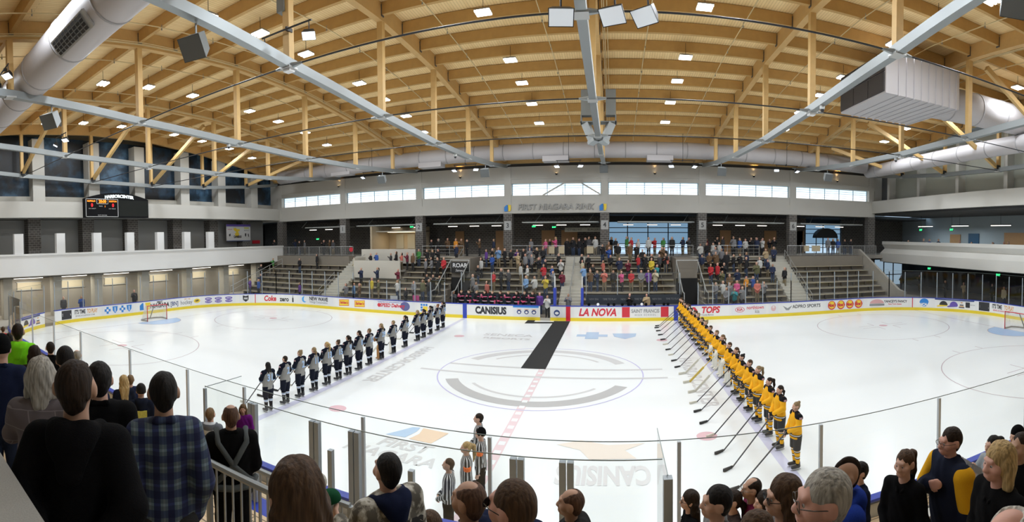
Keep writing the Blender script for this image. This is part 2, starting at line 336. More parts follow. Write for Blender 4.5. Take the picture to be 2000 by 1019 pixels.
for y, lb in ((19.5, 'green exit sign over the right balcony nearest the far corner'), (14.5, 'green exit sign over the right balcony left of the wooden doors')):
    e = thing('exit_sign', lb, 'sign', (34, y, 7.0), R(-90)); hangrod(e, 1.5); box('sign_box', black, -.2, 0, -.14, .2, .06, .14, e); textmesh('sign_lettering', 'EXIT', .24, exit_m, e, lambda a, b, c: (a, -.01, b), bold=.01)
for y, lb in ((17.2, 'green exit sign behind the rink glass below the right balcony'), (7.5, 'green exit sign far right below the balcony')):
    e = thing('exit_sign', lb, 'sign', (33.4, y, 3.0), R(-90)); hangrod(e, .4); box('sign_box', black, -.2, 0, -.14, .2, .06, .14, e); textmesh('sign_lettering', 'EXIT', .24, exit_m, e, lambda a, b, c: (a, -.01, b), bold=.01)
dd = struct(box('door_20', oak, 37.9, 8.2, 4.26, 38, 11.0, 6.8)); MB().box(37.82, 9.5, 5.2, 37.9, 9.56, 5.5).build('door_handle', steel, dd)
dd = struct(box('door_21', oak, 37.9, 17.5, 4.26, 38, 19.2, 6.6)); MB().box(37.82, 18.3, 5.2, 37.9, 18.36, 5.5).build('door_handle', steel, dd)
pb = thing('wall_poster', 'dark blue poster panel on the wall behind the right balcony', 'poster'); box('panel', mat('poster_blue', (.03, .09, .17), .4), 37.9, 14.6, 4.9, 37.98, 16.2, 6.7, pb)
g = struct(MB().box(33.4, 28.0, .3, 37.6, 28.1, 3.4).build('window_12', mat('lobby_daylight', (.1, .15, .2), .3, emit=(.35, .48, .6), es=.7)))
b = MB()
for x in (33.4, 34.8, 36.2, 37.6): b.box(x - .05, 27.9, .3, x + .05, 28.0, 3.7)
b.box(33.4, 27.9, 1.5, 37.6, 28, 1.6).build('window_frame', black, g)
# --- wall behind the camera
struct(box('wall_front', grey_w, -42, -27.3, 0, 42, -27, 16))
struct(box('wall_front', white_w, -34.1, -26.9, 8.6, 30, -26.6, 13.5))
for x in (-37.2, 31.6): struct(box('wall_left' if x < 0 else 'wall_right', grey_w, x, -27, 8.4 if x < 0 else 8.7, x + .2, 24, 16.6))
struct(MB().box(-42, 32.8, 0, 42, 33, 9).build('wall_back', dark_w)); struct(box('wall_left', dark_w, -42, -27, 0, -41.8, 33, 9)); struct(box('wall_right', dark_w, 42, -27, 0, 42.2, 33, 9))
# ================================================================== ROOF TIMBER
TNAME = ['against the left wall', 'second from the left wall', 'third from the left wall', 'fourth from the left, left of the middle', 'in the middle of the hall', 'right of the middle one', 'second from the right wall', 'against the right wall']
PY = [-21.2, -14.8, -8.4, -1.9, 4.4, 10.8, 17.2]
for k, x in enumerate(XT):
    T = thing('roof_truss', 'arched timber and steel roof truss %s' % TNAME[k], 'truss', (x, 0, 0), 0, 'roof trusses')
    ys = list(np.linspace(-26.9, 22.9, 48)); v = []; f = []
    for y in ys: v += [(-.16, y, zt(y)), (.16, y, zt(y)), (.16, y, zt(y) + DEEP - .01), (-.16, y, zt(y) + DEEP - .01)]
    for i in range(len(ys) - 1):
        a = 4 * i
        for q in range(4): f.append((a + q, a + 4 + q, a + 4 + (q + 1) % 4, a + (q + 1) % 4))
    f += [(0, 1, 2, 3), (4 * len(ys) - 1, 4 * len(ys) - 2, 4 * len(ys) - 3, 4 * len(ys) - 4)]
    MB().add(v, f).build('top_chord', wood_c, T)
    b = MB(); pts = [(y, zb(y)) for y in [-26] + PY + [22.4]]
    for (ya, za), (yb_, zb_) in zip(pts, pts[1:]): b.beam((0, ya, za + .17), (0, yb_, zb_ + .17), .28, .32)
    b.build('bottom_chord', steel, T)
    pm_ = None
    for y in PY:
        if pm_ is None: pm_ = MB().box(-.2, -.22, -.02, .2, .22, .5).build('joint_plate', steel_l, T); o = pm_
        else: o = pm_.copy(); col.objects.link(o)
        o.location = (0, y, zb(y)); o.scale = (1, 1, .12)
    for y in PY: MB().box(-.13, y - .13, zb(y) + .34, .13, y + .13, zt(y) + .02).build('post', post_m, T)
    if k:
        pm_ = None
        for j in range(-12, 9):
            y0 = 4.3 + 2.117 * j
            if pm_ is None: pm_ = MB().box(-.2, -.11, .16, .2, .11, .66).build('beam_hanger', mat('dark_steel', (.12, .12, .13), .5, .5), T); o = pm_
            else: o = pm_.copy(); col.objects.link(o)
            o.location = (0, y0, zt(y0))
    if k in (0, 1, 6, 7) :
        pass
PUR = [4.4 - .1 + 2.117 * j for j in range(-14, 9)]
for k in range(7):
    first = None
    for j, y in enumerate(PUR):
        x0, x1 = XT[k] + .2, XT[k + 1] - .2; z = zt(y)
        lb = 'glulam roof beam between trusses %s and %s, %s from the far wall' % (['one', 'two', 'three', 'four', 'five', 'six', 'seven'][k], ['two', 'three', 'four', 'five', 'six', 'seven', 'eight'][k], ORD[len(PUR) - 1 - j])
        if first is None:
            o = MB().box(0, -.09, -.27, x1 - x0, .09, .27).build('roof_beam', wood_p); first = o
        else: o = first.copy(); col.objects.link(o)
        o.location = (x0, y, z + DEEP - .29)
        tag(o, lb, 'beam', 'glulam roof beams')
struct(box('trim_61', wood_c, -34.5, 22.3, 12.95, 30.3, 22.9, 13.25))
# raking timber braces at both ends
for side in (0, 1):
    for j, y in enumerate([-14.8, -8.4, -1.9, 4.4, 10.8, 17.2]):
        xa, xb = (XT[0] + .2, XT[1] - 1.2) if side == 0 else (XT[7] - .2, XT[6] + 1.3)
        o = thing('knee_brace', 'raking timber brace at the %s end of the roof, %s from the far wall' % (('left', 'right')[side], ORD[5 - j]), 'brace', (0, 0, 0), 0, 'raking timber braces')
        MB().beam((xa, y, zb(y) + .35), (xb - (1.2 if side == 0 else -1.2) * 0, y, zt(y) - .05), .22, .3).build('timber', post_m, o)
        MB().box(xa - .12, y - .14, zb(y) + .2, xa + .25, y + .14, zb(y) + .5).build('foot_plate', black, o)
# tie rods across the hall at the chord joints
for y, dz, lb in ((-8.4, .1, 'nearest dark tie rod running across the hall below the roof'), (-1.9, .1, 'second dark tie rod across the hall below the roof'), (4.4, .1, 'third dark tie rod across the hall below the roof'), (21.9, .3, 'tie rod running along the top of the far wall')):
    o = thing('tie_rod', lb, 'tie rod'); b = MB()
    b.tube([(XT[0], y, zb(y) + dz), (XT[7], y, zb(y) + dz)], .028 if y < 20 else .02, 6); b.build('rod', black, o)
    cl = {}
    for x in XT[1:7]:
        for s in (-1, 1):
            if s not in cl: cl[s] = q_ = MB().tube([(s * .16, 0, 0), (s * .55, 0, 0)], [.1, .04], 8).build('clevis', steel, o)
            else: q_ = cl[s].copy(); col.objects.link(q_)
            q_.location = (x, y, zb(y) + dz)
# sprinkler pipes
pip = mat('pipe_cream', (.66, .52, .28), .5)
for j, x in enumerate([-31.2, -27.6, -22.9, -18.0, -13.7, -9.2, -4.4, .1, 4.9, 9.2, 13.9, 18.3, 23.0, 27.6]):
    o = thing('sprinkler_pipe', 'thin cream sprinkler pipe under the roof beams, %s from the left' % ORD[j], 'pipe', (x, 0, 0), 0, 'sprinkler pipes')
    MB().tube([(0, y, zt(y) + .17) for y in np.linspace(-19, 20.5, 24)], .025, 6).build('pipe', pip, o)
    q_ = None
    for y in np.arange(-17.5, 20, 3.0):
        if q_ is None: q_ = q0_ = MB().tube([(0, 0, .05), (0, 0, .15), (0, 0, .3)], [.03, .02, .015], 5).build('sprinkler_head', steel, o)
        else: q_ = q0_.copy(); col.objects.link(q_)
        q_.location = (0, y, zt(y))
for k in (1, 2, 4, 6, 7):           # cable runs beside the chords
    o = thing('conduit_run', 'bundle of cream conduits clipped beside the roof truss %s' % TNAME[k], 'conduit', (XT[k], 0, 0)); 
    s = 1 if k in (4, 6, 7) else 1
    for q in (.34, .42, .55): MB().tube([(q * s, y, zt(y) + .02 + q * .1) for y in np.linspace(-24, 16, 24)], .018, 6).build('conduit', pip, o)
# ================================================================== HIGH BAY LIGHTS
tube_m = mat('lamp_tube', (1, 1, 1), .5, emit=(1, .95, .82), es=9)
lh = mat('lamp_housing', (.30, .28, .24), .5)
BX = [(XT[k] + XT[k + 1]) / 2 for k in range(7)]
LY = [(-15.6, 14.35), (-12.5, 14.7), (-7.9, 15.2), (-4.8, 15.45), (-1.4, 15.5), (3.85, 15.4), (7.0, 15.2), (10.4, 14.9), (13.5, 14.35)]
LR = ['over the near stand', 'over the near boards', 'third near row', 'fourth near row', 'middle row', 'just past the middle', 'third row from far wall', 'second row from far wall', 'row at far wall']
proto = None
BN = ['in the leftmost bay', 'in the second bay', 'in the third bay', 'left of the middle truss', 'right of the middle truss', 'in the sixth bay', 'in the rightmost bay']
for k, x in enumerate(BX):
    for j, (y, z) in enumerate(LY):
        lb = 'glowing high bay light %s, %s' % (BN[k], LR[j])
        if proto is None:
            proto = thing('high_bay_light', lb, 'light', (x, y, z), 0, 'high bay lights')
            h = MB().box(-.4, -.3, .03, .4, .3, .09).box(-.25, -.1, .09, .25, .1, .17).build('housing', lh, proto)
            tb = []
            for q in (-.24, 0, .24): tb.append(MB().box(-.38, q - .06, -.03, .38, q + .06, .03).build('lamp_tube', tube_m, proto))
            hg = MB().box(-.01, -.01, .17, .01, .01, .75).build('hanger', black, proto)
            a = area('lamp_light', (0, 0, -.08), .75, .5, LAMP_W, (.90, .975, 1.06), parent=proto); root = proto
            TREE[proto.name] = [h, *tb, hg, a]; proto.scale = (.85, .85, 1)
        else:
            root = copy_tree(proto); root.location = (x, y, z); root['label'] = lb; root.scale = (.85, .85, 1)
# ================================================================== DUCTS
dm = mat('duct_white', (.52, .495, .50), .5, bump=.15, bs=3)
def duct(label, pts, r, ring=2.6, n=28):
    o = thing('air_duct', label, 'duct'); MB().tube(pts, r, n).build('duct_body', dm, o, True)
    L = 0; nxt = ring / 2
    for p, q in zip(pts, pts[1:]):
        p = Vector(p); q = Vector(q); d = (q - p).length
        while nxt < L + d:
            c = p + (q - p) * ((nxt - L) / d); dr = (q - p).normalized(); MB().tube([c - dr * .04, c + dr * .04], r + .025, n, caps=True).build('duct_collar', mat('duct_seam', (.36, .345, .35), .5), o, True); nxt += ring
        L += d
    return o
D1 = duct('long white round duct running along the far wall below the roof', [(-30.8, 19.3, 12.95), (-20, 19.3, 13.25), (-10, 19.3, 13.42), (10, 19.3, 13.42), (20, 19.3, 13.25), (26.8, 19.3, 13.05)], .69)
for x in (-22.5, -12.9, -1.6, 7.2): MB().box(x - 1.1, 18.75, 12.45, x + 1.1, 19.85, 12.9).build('outlet_box', dm, D1)
D2 = duct('large grey white round duct crossing the top left corner overhead', [(-32, -13.75, 13.25), (-20, -13.75, 13.3), (-4, -13.75, 13.35), (8, -13.75, 13.35)], .8, 3.1)
def gq(u, w_, d): return (-10.4 + u, -13.75 - (.8 + d) * math.cos(R(40 + w_ * 60)), 13.3 - (.8 + d) * math.sin(R(40 + w_ * 60)))
gb_ = MB(); gb_.add([gq(-1.25, -.32, .02), gq(1.25, -.32, .02), gq(1.25, .32, .02), gq(-1.25, .32, .02), gq(-1.25, -.32, .1), gq(1.25, -.32, .1), gq(1.25, .32, .1), gq(-1.25, .32, .1)], [(0, 1, 2, 3), (7, 6, 5, 4), (0, 4, 5, 1), (1, 5, 6, 2), (2, 6, 7, 3), (3, 7, 4, 0)]).build('grille_frame', steel_l, D2)
gb_ = MB()
for i in range(9):
    for j in range(4): u0 = -1.12 + i * .25; w0 = -.26 + j * .135; gb_.add([gq(u0, w0, .11), gq(u0 + .2, w0, .11), gq(u0 + .2, w0 + .105, .11), gq(u0, w0 + .105, .11)], [(0, 1, 2, 3)])
gb_.build('grille', black, D2)
P = thing('air_handling_plenum', 'big white ribbed duct box with dark grille face under the roof at the right', 'duct box')
MB().box(15.6, -1.6, 13.05, 20.3, 3.0, 15.05).build('casing', dm, P)
b = MB()
for i in range(9): x = 16.3 + i * .47; b.box(x, -1.66, 13.0, x + .05, 3.05, 15.1)
b.build('casing_rib', mat('duct_rib', (.5, .48, .5), .5), P)
b = MB()
for i in range(3):
    for j in range(2): b.box(15.54, -1.5 + i * 1.5, 13.15 + j * .95, 15.6, -.05 + i * 1.5, 14.05 + j * .95)
b.build('intake_grille', mat('grille_dark', (.05, .045, .045), .7), P)
D3 = duct('fat white round duct leaving the ribbed duct box towards the right wall', [(20.3, .7, 14.05), (25, .7, 14.2), (31, .7, 14.45)], .98, 2.2)
D4 = duct('white round duct running along the right wall', [(27.6, 20, 12.7), (28.0, 18, 12.7), (28.0, 10, 12.7), (28.0, -2, 12.75), (28.0, -14, 12.8)], .62, 3)
# ================================================================== ICE
def icefn(nt, b, tc):
    t = nt.nodes.new('ShaderNodeTexNoise'); t.inputs['Scale'].default_value = .25; t.inputs['Detail'].default_value = 5; nt.links.new(tc.outputs['Object'], t.inputs['Vector'])
    nt.links.new(ramp(nt, t.outputs['Fac'], [(0, (.82, .86, .87)), (1, (.87, .895, .90))], 'LINEAR').outputs[0], b.inputs['Base Color'])
    r = nt.nodes.new('ShaderNodeMapRange'); r.inputs[3].default_value = .14; r.inputs[4].default_value = .3; nt.links.new(t.outputs['Fac'], r.inputs[0]); nt.links.new(r.outputs[0], b.inputs['Roughness'])
ice_m = mat('ice', (.84, .85, .85), .2, fn=icefn)
LX, LY_, CR = 30.48, 12.95, 8.53
SEG = [(LX - CR), CR * math.pi / 2, 2 * (LY_ - CR), CR * math.pi / 2]
def P(s):                          # the line of the boards: arc length from the middle of the far side, clockwise seen from above
    g = 1 if s >= 0 else -1; s = abs(s); a = LX - CR; c = LY_ - CR
    if s <= a: return g * s, LY_, 0, -1
    s -= a; q = s / CR
    if q <= math.pi / 2: return g * (a + CR * math.sin(q)), c + CR * math.cos(q), -g * math.sin(q), -math.cos(q)
    s -= CR * math.pi / 2
    if s <= 2 * c: return g * LX, c - s, -g, 0
    s -= 2 * c; q = s / CR
    if q <= math.pi / 2: return g * (a + CR * math.cos(q)), -c - CR * math.sin(q), -g * math.cos(q), math.sin(q)
    return g * (a - (s - CR * math.pi / 2)), -LY_, 0, 1
LOOP = 2 * (LX - CR) + CR * math.pi + 2 * (LY_ - CR)
rink = thing('ice_rink', 'white ice sheet of the hockey rink with faint painted lines and logos', 'ice rink')
out = [P(s)[:2] for s in np.linspace(-LOOP, LOOP, 181)[:-1]]
MB().prism(out, -.12, 0).build('ice_surface', ice_m, rink)
def paint(name, c): return mat(name, c, .25)
p_blue = paint('line_blue', (.62, .63, .80)); p_red = paint('line_red', (.72, .48, .52)); p_pink = paint('line_pink', (.78, .62, .65)); p_grey = paint('mark_grey', (.50, .50, .50)); p_lg = paint('mark_light_grey', (.64, .64, .645))
p_vl = paint('mark_faint', (.72, .71, .72)); p_crease = paint('crease_blue', (.42, .58, .82)); p_or = paint('mark_orange', (.80, .62, .45)); p_bl = paint('mark_blue', (.45, .60, .78)); p_thin = paint('line_thin', (.55, .47, .50))
def flat(name, polys, m, z=.003):
    b = MB()
    for p in polys: b.add([(x, y, z) for x, y in p], [tuple(range(len(p)))])
    return b.build(name, m, rink)
def ring(name, cx, cy, r, w_, m, a0=0, a1=360, z=.004, n=72):
    b = MB(); v = []; 
    for k in range(n + 1):
        a = R(a0 + (a1 - a0) * k / n); v += [(cx + (r - w_ / 2) * math.cos(a), cy + (r - w_ / 2) * math.sin(a), z), (cx + (r + w_ / 2) * math.cos(a), cy + (r + w_ / 2) * math.sin(a), z)]
    return b.add(v, [(2 * k, 2 * k + 1, 2 * k + 3, 2 * k + 2) for k in range(n)]).build(name, m, rink)
def rect(x0, y0, x1, y1): return [(x0, y0), (x1, y0), (x1, y1), (x0, y1)]
for x in (-7.77, 7.77): flat('blue_line', [rect(x - .15, -12.9, x + .15, 12.9)], p_blue)
flat('centre_line', [rect(-.15, -12.9, .15, 12.9)], p_pink)
for j in range(42): flat('line_check', [rect(-.1, -12.8 + j * .6, .1, -12.55 + j * .6)], ice_m, .0045)
for x in (-27.1, 27.1): flat('goal_line', [rect(x - .03, -11.3, x + .03, 11.3)], p_thin)
for x in (-21.03, 21.03):
    for y in (-6.7, 6.7):
        ring('face_off_circle', x, y, 4.57, .05, p_thin); ring('face_off_spot', x, y, .15, .3, p_red, n=24)
        for sx in (-1, 1):
            for sy in (-1, 1):
                flat('hash_mark', [rect(x + sx * .6 - .025, y + sy * .3 - .025 + (0 if sy > 0 else -.9), x + sx * .6 + .025, y + sy * .3 + (.9 if sy > 0 else 0)), rect(min(x + sx * .6, x + sx * 1.8), y + sy * .3 - .025, max(x + sx * .6, x + sx * 1.8), y + sy * .3 + .025)], p_thin)
            for yy in (-4.57, 4.57): flat('hash_mark', [rect(x + sx * .85 - .025, y + yy + (0 if yy > 0 else -.6), x + sx * .85 + .025, y + yy + (.6 if yy > 0 else 0))], p_thin)
for x in (-6.1, 6.1):
    for y in (-6.7, 6.7): ring('face_off_spot', x, y, .16, .32, p_red, n=28)
for g in (-1, 1):
    pts = [(g * 27.1, -1.83)] + [(g * (27.1 - 1.83 * math.cos(a)), 1.83 * math.sin(a)) for a in np.linspace(-1.57, 1.57, 24)]
    flat('goal_crease', [pts], p_crease, .0035); ring('crease_line', g * 27.1, 0, 1.83, .05, p_thin, 90 if g > 0 else -90, 270 if g > 0 else 90, .005, 30)
ring('centre_circle', 0, 0, 4.57, .06, paint('circle_lilac', (.55, .53, .78)))
ring('logo_arc', 0, 0, 3.95, .5, p_lg, 25, 155); ring('logo_arc', 0, 0, 3.95, .55, p_grey, 205, 335)
ring('logo_arc', 0, 0, 3.2, .14, p_lg, 38, 142); ring('logo_arc', 0, 0, 3.2, .14, p_lg, 218, 322)
for y, x0, x1 in ((.68, -4.5, 5.5), (-.62, -5.5, 5.6)): flat('logo_bar', [rect(x0, y - .1, x1, y + .1)], p_lg, .0055)
def icetext(t, x, y, size, m, rot=0, sx=1, shear=0, bold=.02):
    c, s = math.cos(R(rot)), math.sin(R(rot))
    textmesh('ice_lettering', t, size, m, rink, lambda a, b, z: (x + a * c - b * s, y + a * s + b * c, .006), sx=sx, shear=shear, bold=bold)
icetext('FIRST', -2.7, -8.35, .72, p_lg, 0, .95, .2); icetext('NIAGARA', -2.85, -9.05, .72, p_lg, 0, .9, .2)
flat('ice_logo', [[(-3.55, -7.85), (-3.0, -7.0), (-2.75, -6.95), (-2.75, -7.3), (-2.9, -7.8)]], p_bl, .006); flat('ice_logo', [[(-2.65, -6.95), (-1.75, -7.05), (-2.0, -7.9), (-2.75, -7.85), (-2.6, -7.4)]], p_or, .006)
icetext('CANISIUS', 3.0, -8.75, 1.3, p_vl, 180, .44, 0, .05)
flat('ice_logo', [[(1.6, -7.1), (2.3, -6.75), (3.1, -7.05), (4.2, -6.95), (3.6, -7.4), (3.9, -7.9), (2.6, -7.95), (2.3, -7.4)]], paint('mark_tan', (.82, .74, .66)), .006)
icetext('HARBORCENTER', -6.75, 0, .85, p_lg, -90, 1.05); icetext('HARBORCENTER', 6.75, -.9, .85, p_lg, -90, 1.05)
icetext('SENECA', -3.2, 7.6, .9, p_lg, 0, .95); icetext('RESORTS', -3.1, 6.65, .55, p_lg, 0, 1.3)
flat('ice_logo', [[(1.0, 7.75), (1.55, 7.75), (1.55, 7.1), (2.35, 7.1), (2.35, 7.75), (2.9, 7.75), (2.9, 8.4), (2.35, 8.4), (2.35, 9.1), (1.55, 9.1), (1.55, 8.4), (1.0, 8.4)]], p_bl, .006); flat('ice_logo', [[(3.2, 8.7), (4.7, 8.7), (4.6, 7.8), (3.95, 7.1), (3.3, 7.8)]], p_bl, .006)
mt = thing('carpet_runner', 'black carpet runner laid on the ice from the bench gate to the centre circle', 'carpet'); bm_ = mat('carpet_black', (.012, .012, .012), .9)
MB().prism([(-1.0, .6), (.15, .6), (.15, 12.8), (-1.0, 12.8)], .007, .02).build('long_strip', bm_, mt); MB().prism([(-2.95, 11.7), (-1.0, 11.95), (-1.0, 12.45), (-2.4, 12.3), (-2.4, 12.9), (-2.95, 12.9)], .007, .02).build('gate_strip', bm_, mt)
# ================================================================== BOARDS
bw = mat('board_white', (.78, .78, .77), .35); by = mat('kick_yellow', (.78, .60, .03), .4); bb = mat('cap_blue', (.03, .06, .42), .4); back_m = mat('board_back', (.50, .49, .44), .6)
boards = thing('dasher_boards', 'white dasher boards with yellow kick strip and blue cap around the rink', 'rink boards')
def sweep(name, s0, s1, prof, m, parent, step=.6, closed=False):
    n = max(2, int(abs(s1 - s0) / step)); b = MB(); v = []; k = len(prof)
    for s in np.linspace(s0, s1, n + 1):
        x, y, nx, ny = P(s); v += [(x + nx * o, y + ny * o, z) for o, z in prof]
    f = []
    for i in range(n):
        for q in range(k): a = i * k + q; c = i * k + (q + 1) % k; f.append((a, c, c + k, a + k))
    f += [tuple(range(k - 1, -1, -1)), tuple(range(n * k, n * k + k))]
    return b.add(v, f).build(name, m, parent)
RUNS = [(-LOOP, -48.35), (-47.25, -2.05), (-1.3, LOOP)]
for s0, s1 in RUNS:
    sweep('board_panel', s0, s1, [(0, 0.0), (0, 1.05), (-.1, 1.05), (-.1, 0.0)], bw, boards); sweep('kick_strip', s0, s1, [(.012, 0.0), (.012, .24), (0.001, .24), (0.001, 0.0)], by, boards)
    sweep('cap_rail', s0, s1, [(.02, 1.05), (.02, 1.1), (-.16, 1.1), (-.16, 1.05)], bb, boards)
sweep('board_back', 48.2, LOOP, [(-.1, .0), (-.1, 1.0), (-.14, 1.0), (-.14, 0)], back_m, boards); sweep('board_back', -LOOP, -52, [(-.1, .0), (-.1, 1.0), (-.14, 1.0), (-.14, 0)], back_m, boards)
def onb(s0, z0, off=.008):
    def f(a, b, c): x, y, nx, ny = P(s0 + a); return (x + nx * (off + c), y + ny * (off + c), z0 + b)
    return f
adp = [mat('ad_panel', (.74, .75, .77), .35), mat('ad_panel_white', (.80, .80, .79), .35)]
def ad(s0, s1, k=0):
    n = max(1, int((s1 - s0) / .4)); b = MB()
    for i in range(n + 1): s = s0 + (s1 - s0) * i / n; b.v += [onb(s, 0, .003)(0, .27, 0), onb(s, 0, .003)(0, 1.03, 0)]
    b.f = [(2 * i, 2 * i + 2, 2 * i + 3, 2 * i + 1) for i in range(n)]; b.m = [0] * n
    return b.build('advert_panel', adp[k], boards)
inks = {}
def ink(c):
    return mat('ink_%d_%d_%d' % tuple(int(99 * q) for q in c), c, .4)
K, RED, BLU, GRN = ink((.03, .03, .035)), ink((.62, .03, .05)), ink((.03, .22, .62)), ink((.05, .3, .1))
YEL, PUR_, ORG, WHT, NAV, GRY = ink((.85, .62, .05)), ink((.14, .09, .42)), ink((.70, .36, .12)), ink((.8, .8, .8)), ink((.02, .05, .2)), ink((.28, .29, .3))
def bt(p, s, z, t, size, m, sx=1, shear=0, bold=0, off=.01):
    g = onb(s, z, off); return textmesh('lettering', t, size, m, p, lambda a, b, c: g(a, b * 1.22, c), sx=sx * 1.04, shear=shear, bold=bold + size * .016)
def shape(p, s, z, pts, m, off=.006, name='logo_shape'): return MB().add([onb(s, z, off)(a, b, 0) for a, b in pts], [tuple(range(len(pts)))]).build(name, m, p)
def disc(p, s, z, rx, rz, m, off=.006, a0=0, a1=6.2832, n=28): return shape(p, s, z, [(rx * math.cos(a), rz * math.sin(a)) for a in np.linspace(a0, a1, n)[:(-1 if a1 - a0 > 6 else None)]], m, off)
rc = lambda x0, y0, x1, y1: [(x0, y0), (x1, y0), (x1, y1), (x0, y1)]
# left end, going clockwise towards the middle of the far side
def caps(p, s):
    for q, m1, m2 in ((-.55, K, YEL), (.35, PUR_, PUR_)):
        disc(p, s + q, .52, .36, .34, m1, a0=0, a1=3.1416, n=20); shape(p, s + q, .52, [(-.36, 0), (.36, 0), (.3, -.08), (-.5, -.16), (-.62, -.1)], m2, .0065)
    for j in range(5): shape(p, s + 1.05, .36 + j * .1, rc(-.25 + j * .04, 0, .25 - j * .04, .08), [K, ORG, K, WHT, ORG][j], .0065)
a = ad(-51.6, -48.5, 1); caps(a, -50.2); shape(a, -50.2, .98, rc(-1.3, -.06, 1.3, .05), NAV)
a = ad(-47.1, -46.0, 1); a = ad(-46.6, -43.1, 1); shape(a, -46.1, .64, rc(-.48, -.34, .48, .34), K); bt(a, -46.1, .66, 'SENECA', .23, WHT, .95, bold=.004, off=.012); bt(a, -46.1, .44, 'RESORTS', .13, WHT, 1.2, off=.012)
bt(a, -44.85, .75, "IT'S TIME", .36, K, .68, bold=.008); bt(a, -43.75, .75, 'TO PLAY', .36, ORG, .62, bold=.008); bt(a, -44.4, .45, 'SENECACASINOS.COM', .13, GRY, 1.25)
a = ad(-42.9, -39.9)
for k, s in enumerate((-42.35, -41.65, -40.95, -40.3)):
    if k % 2 == 0: shape(a, s, .66, rc(-.28, -.1, .28, .1), BLU); shape(a, s, .66, rc(-.1, -.28, .1, .28), BLU, .0068); disc(a, s, .66, .1, .1, WHT, .0075)
    else: shape(a, s, .66, [(-.24, .28), (.24, .28), (.22, -.05), (0, -.3), (-.22, -.05)], BLU); shape(a, s, .66, rc(-.04, -.18, .04, .2), WHT, .0075)
a = ad(-39.6, -36.2, 1); shape(a, -38.9, .66, [(-.35, .1), (-.1, .3), (.02, .3), (.05, -.3), (-.35, -.3)], BLU); shape(a, -38.5, .66, [(-.2, .3), (.35, .3), (.25, -.3), (-.1, -.3)], YEL)
bt(a, -37.2, .88, 'FIRST', .2, K, 1.2, .1, .006); bt(a, -37.2, .6, 'NIAGARA', .42, K, 1.05, .1, .01)
a = ad(-36.1, -32.8, 1); bt(a, -35.6, .6, '[BN]', .42, NAV); bt(a, -34.3, .6, 'hockey', .42, GRY); bt(a, -34.2, .9, 'GET THE', .16, ORG); disc(a, -33.2, .66, .33, .2, YEL); bt(a, -33.2, .66, 'APP', .2, K, bold=.006, off=.012)
a = ad(-32.6, -29.3)
for s in (-32.05, -31.1, -30.1): disc(a, s, .77, .34, .13, PUR_); disc(a, s, .5, .34, .13, PUR_); bt(a, s, .77, 'PERRYS', .12, WHT, off=.012); bt(a, s, .5, 'ICE CREAM', .1, WHT, off=.012)
a = ad(-29.1, -27.75); shape(a, -28.5, .66, [(-.28, .3), (0, .22), (.28, .3), (.26, -.12), (0, -.32), (-.26, -.12)], K); bt(a, -28.5, .66, 'NHL', .2, WHT, .9, .3, .004, .012)
for s in (-27.6, 27.3): shape(boards, s, 0, rc(-.035, .0, .035, 1.05), RED, .014, 'goal_line_mark')
a = ad(-27.3, -23.4, 1); bt(a, -26.2, .64, 'Coke', .56, RED, .9, .15, .012); bt(a, -24.8, .6, 'zero', .48, K, .95, 0, .008)
shape(a, -23.95, .66, [(-.07, -.3), (.07, -.3), (.07, .05), (.025, .16), (.025, .32), (-.025, .32), (-.025, .16), (-.07, .05)], K)
a = ad(-23.3, -19.6); disc(a, -22.75, .68, .26, .28, ink((.08, .35, .75))); disc(a, -22.63, .73, .2, .24, adp[0], .0075); bt(a, -21.2, .78, 'NEW WAVE', .36, K, 1, 0, .008); bt(a, -21.2, .5, 'Energy Corporation', .22, GRY, 1.05)
a = ad(-19.4, -16.1, 1)
for s in (-18.5, -16.95): shape(a, s, .65, [(-.5, -.3), (.5, -.25), (.5, .3), (-.5, .25)], RED); shape(a, s, .65, [(-.46, -.26), (.46, -.21), (.46, .26), (-.46, .21)], YEL, .0075); bt(a, s, .66, "Sahlen's", .25, RED, 1, .2, .006, .012)
a = ad(-15.6, -11.9); bt(a, -14.0, .93, 'Upstate New York service powered by the best', .12, PUR_, 1); disc(a, -15.1, .66, .15, .16, RED); bt(a, -13.9, .66, 'SPEED Delivery', .33, RED, 1, .15, .006); disc(a, -12.75, .66, .42, .36, ink((.12, .13, .3)), .0055)
a = ad(-11.7, -10.0, 1)
for i in range(3):
    for j in range(3):
        if not (i and j < 2): shape(a, -11.4 + i * .21, .36 + j * .21, rc(0, 0, .16, .16), BLU)
shape(a, -11.19, .36, rc(0, 0, .38, .38), YEL); bt(a, -10.35, .75, 'uncle', .3, GRY); bt(a, -10.3, .5, 'ralf', .3, GRY)
for s, m in ((-7.77, bb), (7.77, bb), (0, mat('board_red', (.6, .02, .04), .4))): shape(boards, s, 0, rc(-.16, 0, .16, 1.06), m, .016, 'line_mark')
a = ad(-7.5, -4.1, 1); bt(a, -5.75, .62, 'CANISIUS', .58, K, .92, 0, .022)
a = ad(-4.0, -2.15)
for s in (-3.6, -3.05, -2.5): disc(a, s, .6, .17, .16, NAV); disc(a, s, .58, .1, .08, WHT, .0075); shape(a, s, .76, rc(-.16, 0, .16, .05), ORG)
shape(boards, -3.1, 1.0, rc(-.95, -.08, .95, .05), BLU, .008, 'stripe_panel')
a = ad(-1.2, -.4); disc(a, -.82, .58, .22, .22, NAV); disc(a, -.82, .56, .14, .1, WHT, .0075); bt(a, -.82, .3, 'NY', .1, GRY)
a = ad(.4, 3.6, 1); bt(a, 2.1, .62, 'LA NOVA', .6, RED, 1, .25, .012)
